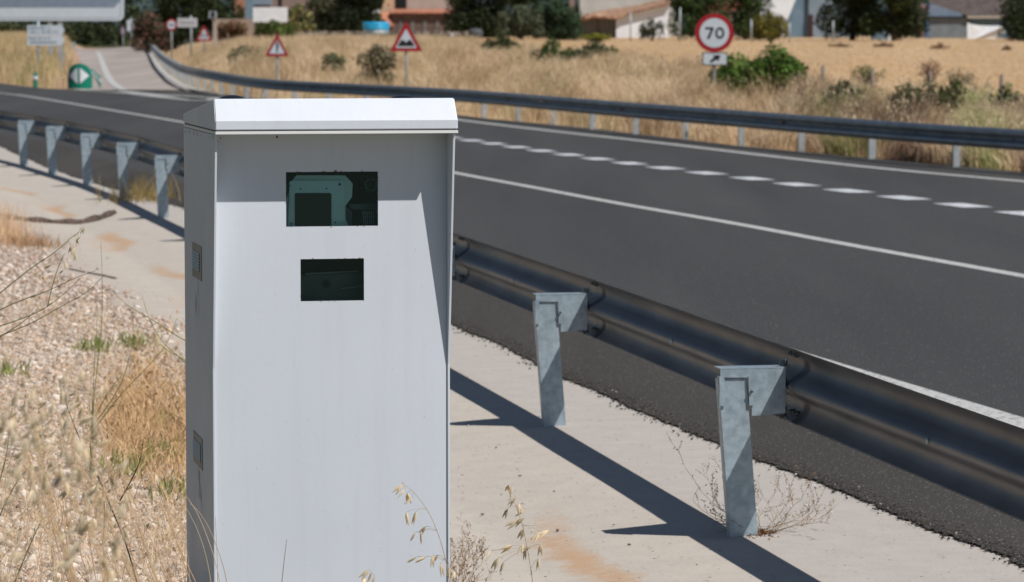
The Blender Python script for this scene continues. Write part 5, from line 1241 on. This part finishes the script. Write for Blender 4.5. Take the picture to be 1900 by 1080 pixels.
# blurred foreground oats on the left: nearer to the camera
G_ = 'blurred wild oats in the left foreground'
rr = random.Random(21)
for i in range(28):
    d_ = rr.uniform(4.8, 7.6); tx = rr.uniform(-30, 235)**1.0; ty = rr.uniform(640, 980); bxp = tx+rr.uniform(20, 150)
    if i % 3 == 0: tx, ty = rr.uniform(20, 150), rr.uniform(650, 800)
    st = [(bxp, 1150), (bxp*.7+tx*.3, 1000 if ty < 950 else 1080), (bxp*.35+tx*.65, (ty+1000)/2), (tx, ty)]
    hd = [(tx+rr.gauss(0, 26), ty+rr.uniform(-14, 120)) for _ in range(rr.randint(4, 8))]
    oat(st, hd, d_, 'blurred pale wild oat in the left foreground', G_, ln=.028, rad=.0017, stemtint=(1.25, 1.15, 1.0))
for i in range(16):
    tx = rr.uniform(60, 310); b_ = tx+rr.uniform(30, 130)
    oat([(b_, 1150), (b_*.55+tx*.45, 1040), (tx, rr.uniform(840, 960))], [(tx+rr.gauss(0, 10), 900+rr.uniform(-40, 80)) for _ in range(rr.randint(0, 2))], rr.uniform(7.5, 10.5), 'golden straw stalk leaning over the lower left gravel', 'golden straw stalks in the lower left', ln=.024, rad=.0019, stemtint=(1.15, .95, .8))
# sharper stalks among the gravel
for st, hd, d_, lab in (([(-20, 560), (60, 440+55), (100, 470), (125, 448), (150, 425)], [(157, 421), (148, 426), (150, 437), (143, 441), (132, 456), (138, 460), (140, 470)], 12.0, 'green wild oat stalk reaching in from the left edge with its head over the concrete'),
                        ([(88, 570), (97, 530), (110, 490), (120, 470)], [(122, 487), (118, 500), (94, 492), (72, 502), (78, 512), (108, 515)], 12.6, 'thin fading oat stalk in the gravel below the green one')):
    oat(st, hd, d_, lab, ln=.03, rad=.0017, stemtint=(.9, 1.0, .6), mt=M['stemgreen'] if 'green' in lab else None, below=False)
def stalk(name, lines, label, mat_=None, tint=(1, 1, 1), rad=.0022, cat='plant', leaves=0, leafcol=(1, 1, 1)):
    b = MB(); b.tint = tint
    for (pts, d_) in lines:
        L_ = smoothpoly(bendline(pts, d_), 2); b.tube(L_, [rad*(1.15-.85*i/(len(L_)-1)) for i in range(len(L_))], 5)
        for _ in range(leaves):
            p = random.choice(L_[:len(L_)*2//3+1]); q = p+Vector((random.uniform(-.03, .03), random.uniform(-.02, .02), random.uniform(.005, .03))); u = Vector((0, random.uniform(.3, 1), 1)).normalized()*.0025
            b.add([p, p.lerp(q, .5)+u, q, p.lerp(q, .5)-u], [(0, 1, 2, 3)])
    return setp(b.build(name, mat_ or M['stemgreen'], tint=True), label, cat)
stalk('green_stem_plant', [([(166, 880), (168, 800), (178, 700), (190, 600), (190, 520), (187, 448)], 15.6), ([(168, 880), (169, 800), (174, 700), (177, 640), (181, 580)], 15.7), ([(170, 870), (172, 780), (176, 720)], 15.5)], 'tall upright green stem plant in the gravel left of the cabinet', leaves=5)
stalk('green_stem_plant', [([(165, 800), (210, 740), (235, 690), (248, 620), (246, 575)], 15.4), ([(172, 800), (225, 730), (275, 680), (310, 640), (328, 590)], 15.5), ([(178, 770), (205, 720), (232, 690)], 15.6)], 'slanting green stems fanning right in front of the dry clump', tint=(.9, .95, .9), leaves=3)
stalk('green_stem_plant', [([(360, 640), (330, 625), (295, 600), (250, 575), (225, 558), (202, 532)], 14.6), ([(360, 690), (330, 660), (300, 635), (275, 590), (264, 548)], 14.8), ([(350, 672), (310, 650), (260, 612)], 14.7)], 'green stems reaching left from behind the cabinet', tint=(1.2, 1.2, 1.0))
stalk('dark_twig_plant', [([(-30, 590), (30, 560), (90, 540), (140, 515), (178, 502)], 13.2), ([(-30, 615), (40, 592), (80, 575), (120, 545), (150, 515)], 13.3), ([(-30, 635), (60, 600), (110, 570), (160, 545), (196, 508)], 13.4), ([(0, 625), (40, 600), (72, 572)], 13.2)], 'low dark green branching stems spreading in from the left edge', tint=(.8, .75, .6), rad=.0021, leaves=4)
stalk('dark_twig_plant', [([(262, 1110), (235, 1010), (205, 940), (180, 880), (150, 820), (130, 770), (112, 720)], 11.6), ([(222, 930), (250, 880), (262, 850), (266, 815)], 11.7), ([(190, 900), (195, 960), (190, 1010)], 11.6)], 'dark brown forked weed stem in the lower left gravel', tint=(.7, .6, .5), rad=.0026, leaves=6)
stalk('dark_twig_plant', [([(-20, 950), (10, 860), (18, 800), (24, 740)], 9.2), ([(-20, 1000), (25, 900), (60, 860)], 9.3), ([(15, 1110), (60, 1000), (80, 960)], 8.7)], 'dark green stems at the very left edge', tint=(.7, .75, .6), rad=.0018)
for k_, (px_, py_, cnt) in enumerate(((250, 640, 26), (170, 655, 24), (18, 710, 14), (235, 890, 26), (310, 860, 60), (300, 800, 30), (330, 930, 24))):
    g0 = gz(px_, py_); b = MB()
    for _ in range(cnt*3):
        p = Vector((g0.x+random.gauss(0, .06), g0.y+random.gauss(0, .12), 0)); p.z = H(p.x, p.y)
        q = p+Vector((random.gauss(0, .035), random.gauss(0, .035), random.uniform(.04, .13))); u = Vector((.0045, 0, 0)); b.tint = (random.uniform(1.0, 1.9),)*2+(1.0,)
        b.add([p-u*.5, p.lerp(q, .5)-u, q, p.lerp(q, .5)+u], [(0, 1, 2, 3)])
    setp(b.build('green_tuft', M['stemgreen'], tint=True), ['small green weed tuft at the gravel edge near the concrete', 'green weed tuft at the foot of the tall upright stems', 'tiny green sprout at the left edge', 'small green sprout in the lower gravel', 'yellow-green weed tuft under the dry clump beside the cabinet', 'green weed growing through the dry clump', 'small green weed against the foot of the cabinet side'][k_], 'weed')

# golden dry clump beside the cabinet
n = 6500; px = rng.normal(285, 60, n); py = rng.normal(790, 62, n); px = np.clip(px, 120, 420); ok = (px > np.interp(py, [690, 760, 905], [230, 190, 200])-rng.exponential(25, n)); px, py = px[ok], py[ok]
dd = HC*F/(py+18-YH); x = (px-PXC)/F*dd; ok = rng.random(len(x)) < .62+.5*np.sin(x*19+dd*3)*np.sin(dd*2.1+x*5); x, dd = x[ok], dd[ok]; P = np.stack([x, dd, hterr(x, dd)], -1); n = len(x)
o = blades(P, rng.uniform(.06, .22, n), rng.uniform(.003, .006, n), rng.uniform(.2, 1.1, n), np.array([[1.18, 1.05, .90]])*(1+rng.normal(0, .2, (n, 1))), 'dry_grass', M['grass']); setp(o, 'golden dry grass clump growing beside the shaded side of the cabinet', 'grass', kind='stuff')
nh = 1500; ii = rng.choice(n, nh); Ph = P[ii]+np.stack([rng.normal(0, .03, nh), rng.normal(0, .03, nh), rng.uniform(.10, .22, nh)], -1); a = rng.normal(size=(nh, 3))*np.array([.006, .006, .008])+np.array([0, 0, .014]); c2 = rng.normal(size=(nh, 3))*.0035; V = np.stack([Ph-a, Ph+c2, Ph+a, Ph-c2], 1)
o = npmesh('grass_seed_heads', V.reshape(-1, 3), np.arange(nh*4).reshape(nh, 4), M['straw'], np.repeat(rng.uniform(.7, 1.3, (nh, 1))*np.array([[1, .85, .7]]), 4, 0)); setp(o, 'brown seed heads of the dry clump beside the cabinet', 'grass', kind='stuff')
# sparse straw lying over the gravel
n = 9000; px = rng.uniform(-30, 360, n); py = rng.uniform(560, 1130, n); dd = HC*F/(py-YH); x = (px-PXC)/F*dd; ok = wperp(x, dd) < -1.5; x, dd = x[ok], dd[ok]; n = len(x)
o = blades(np.stack([x, dd, hterr(x, dd)], -1), rng.uniform(.03, .15, n), rng.uniform(.0015, .0038, n), rng.uniform(.6, 2.2, n), np.array([[1.35, 1.42, 1.55]])*(1+rng.normal(0, .2, (n, 1))), 'dry_straw', M['straw']); setp(o, 'thin straw litter lying over the gravel', 'straw', kind='stuff')
n = 5200; px = rng.uniform(-40, 345, n); py = rng.uniform(560, 1160, n); dd = HC*F/(py-YH); x = (px-PXC)/F*dd
ok = (wperp(x, dd) < -1.55) & (rng.random(n) < .30+.75*clumpy(x*2.2, dd*1.1)); x, dd = x[ok], dd[ok]; n = len(x)
o = blades(np.stack([x, dd, hterr(x, dd)], -1), rng.uniform(.06, .30, n), rng.uniform(.0018, .004, n), rng.uniform(.1, .9, n), np.array([[1.15, 1.12, 1.05]])*(1+rng.normal(0, .18, (n, 1))), 'dry_grass', M['grass']); setp(o, 'thin pale dry grass standing in patches over the gravel', 'grass', kind='stuff')
# brown tufts at the left edge of the concrete
b = MB(); g0 = gz(8, 440)
P = np.stack([rng.normal(g0.x-.05, .16, 700), rng.normal(g0.y, .5, 700), np.full(700, 0.0)], -1); P[:, 2] = hterr(P[:, 0], P[:, 1])
o = blades(P, rng.uniform(.12, .42, 700), rng.uniform(.004, .008, 700), rng.uniform(.1, .6, 700), np.array([[1.3, 1.25, 1.3]])*(1+rng.normal(0, .15, (700, 1))), 'straw_tuft', M['grass']); setp(o, 'pale straw tuft at the left edge of the concrete', 'grass', kind='stuff')
g0 = gz(45, 452); P = np.stack([rng.normal(g0.x+.05, .18, 420), rng.normal(g0.y, .35, 420), np.zeros(420)], -1); P[:, 2] = hterr(P[:, 0], P[:, 1])
o = blades(P, rng.uniform(.04, .15, 420), rng.uniform(.004, .008, 420), rng.uniform(.2, .9, 420), np.array([[.7, .55, .45]])*(1+rng.normal(0, .2, (420, 1))), 'straw_tuft', M['grass']); setp(o, 'low brown tuft on the edge of the gravel at left', 'grass', kind='stuff')
# weed by the two left-hand posts
g0 = gz(262, 372); P = np.stack([rng.normal(g0.x, .22, 420), rng.normal(g0.y, .5, 420), np.zeros(420)], -1)
o = blades(P, rng.uniform(.08, .42, 420), rng.uniform(.004, .010, 420), rng.uniform(.1, .7, 420), np.array([[.55, .52, .32]])*(1+rng.normal(0, .25, (420, 1))), 'roadside_weed', M['grass']); setp(o, 'olive weed tuft between the two left-hand posts nearest the cabinet', 'weed', kind='stuff')
# dark rubber strip on the concrete
L_ = smoothpoly([gz(-40, 398), gz(30, 404), (gz(90, 407)), gz(150, 405), gz(190, 399), gz(212, 393)], 2)
b = MB(); L2 = []
for i, p in enumerate(L_): L2.append(Vector((p.x, p.y, H(p.x, p.y)+.018)))
b.tube(L2, [.045+.012*math.sin(i*1.7) if 0 < i < len(L2)-1 else .012 for i in range(len(L2))], 8)
setp(b.build('rubber_strip', mat('dusty_rubber', (.04, .028, .024), (.14, .10, .08), 18, .95, 0, .6, 40)), 'long dusty dark strip lying on the concrete verge at left', 'debris')
L_ = [gz(128, 494), gz(160, 500), gz(190, 504), gz(214, 509)]
b = MB(); b.tube([Vector((p.x, p.y, H(p.x, p.y)+.012)) for p in L_], [.006, .010, .012, .016], 6); setp(b.build('dry_twig', M['bark']), 'small dry brown twig lying on the pale concrete', 'twig')

# branching weeds
def weed(name, root_p, n_main, spread, hgt, label, seed, xbias=0, flowers=True, rad=.0016, drop=.0):
    rr = random.Random(seed); st = MB(); lf = MB(); fl = MB(); st.tint = (1, 1, 1)
    rt = empty(name, root_p, label, 'weed')
    def grow(p, dirv, ln, r, lev):
        pts = [p]; dv = Vector(dirv)
        steps = 5
        for i in range(steps):
            dv = (dv+Vector((rr.gauss(0, .16), rr.gauss(0, .16), rr.gauss(.05, .12)))).normalized(); pts.append(pts[-1]+dv*ln/steps)
            if rr.random() < .55:
                q = pts[-1]; lf.tint = tuple(np.array((1, 1, 1))*rr.uniform(.6, 1.6)); s = rr.uniform(.003, .007); u = Vector((rr.gauss(0, 1), rr.gauss(0, 1), rr.gauss(0, 1))).normalized()*s; v = Vector((rr.gauss(0, 1), rr.gauss(0, 1), rr.gauss(0, 1))).normalized()*s*.5
                lf.add([q, q+u*.6+v, q+u*1.5, q+u*.6-v], [(0, 1, 2, 3)])
        st.tint = tuple(np.array((1, .95, .8))*rr.uniform(.8, 1.5)); st.tube(pts, [r*(1-.12*i) for i in range(len(pts))], 4, cap=False)
        if lev < 3:
            for _ in range(rr.randint(2, 3)):
                q = pts[rr.randint(1, steps)]; d2 = (dv+Vector((rr.gauss(0, .6), rr.gauss(0, .6), rr.gauss(.25, .35)))).normalized(); grow(q, d2, ln*rr.uniform(.4, .62), r*.65, lev+1)
        elif flowers and rr.random() < .16:
            fl.lathe(pts[-1], [(.002, -.002), (.0045, 0), (.0035, .003), (.0005, .004)], 6)
    for i in range(n_main):
        a = rr.uniform(0, 2*PI); dv = Vector((math.cos(a)*spread+xbias, math.sin(a)*spread*.6, rr.uniform(.15, .75))).normalized(); grow(Vector(root_p), dv, hgt*rr.uniform(.6, 1.1), rad, 0)
    st.build('stems', M['weedbrown'], rt, tint=True); lf.build('leaves', M['weedbrown'], rt, tint=True)
    if flowers and fl.v: fl.build('flowers', M['tarp'], rt)
rp = gz(1415, 992); weed('wiry_weed', (rp.x, rp.y, .0), 13, 1.1, .30, 'wiry brown weed with tiny white flowers at the foot of the nearest post', 4, .55)
rp = gz(1400, 990); weed('wiry_weed', (rp.x, rp.y+.06, .0), 3, 1.0, .27, 'thin wiry runner trailing left from the foot of the nearest post', 9, -1.6)
b = MB(); 
for _ in range(260):
    p = gz(1413+random.gauss(0, 14), 992+random.gauss(0, 4)); p.z = .006; s = random.uniform(.004, .012); u = Vector((random.gauss(0, 1), random.gauss(0, 1), abs(random.gauss(0, .6)))).normalized()*s; v = Vector((random.gauss(0, 1), random.gauss(0, 1), abs(random.gauss(0, .5)))).normalized()*s*.4; b.tint = tuple(np.array((.8, .5, .4))*random.uniform(.4, 1.1)); b.add([p, p+u+v, p+u*2, p+u-v], [(0, 1, 2, 3)])
setp(b.build('leaf_litter', M['weedbrown'], tint=True), 'reddish brown dead litter heaped at the foot of the nearest post', 'litter', kind='stuff')
rp = gz(848, 1100); weed('dry_weed', (rp.x-.02, rp.y, -.02), 11, .55, .22, 'dense dry brown weed growing along the right foot of the cabinet', 15, .15, False, .0013)
rp = gz(856, 1060); weed('dry_weed', (rp.x-.01, rp.y, -.02), 7, .5, .17, 'smaller dry brown weed behind the one at the right foot of the cabinet', 16, .1, False, .0012)
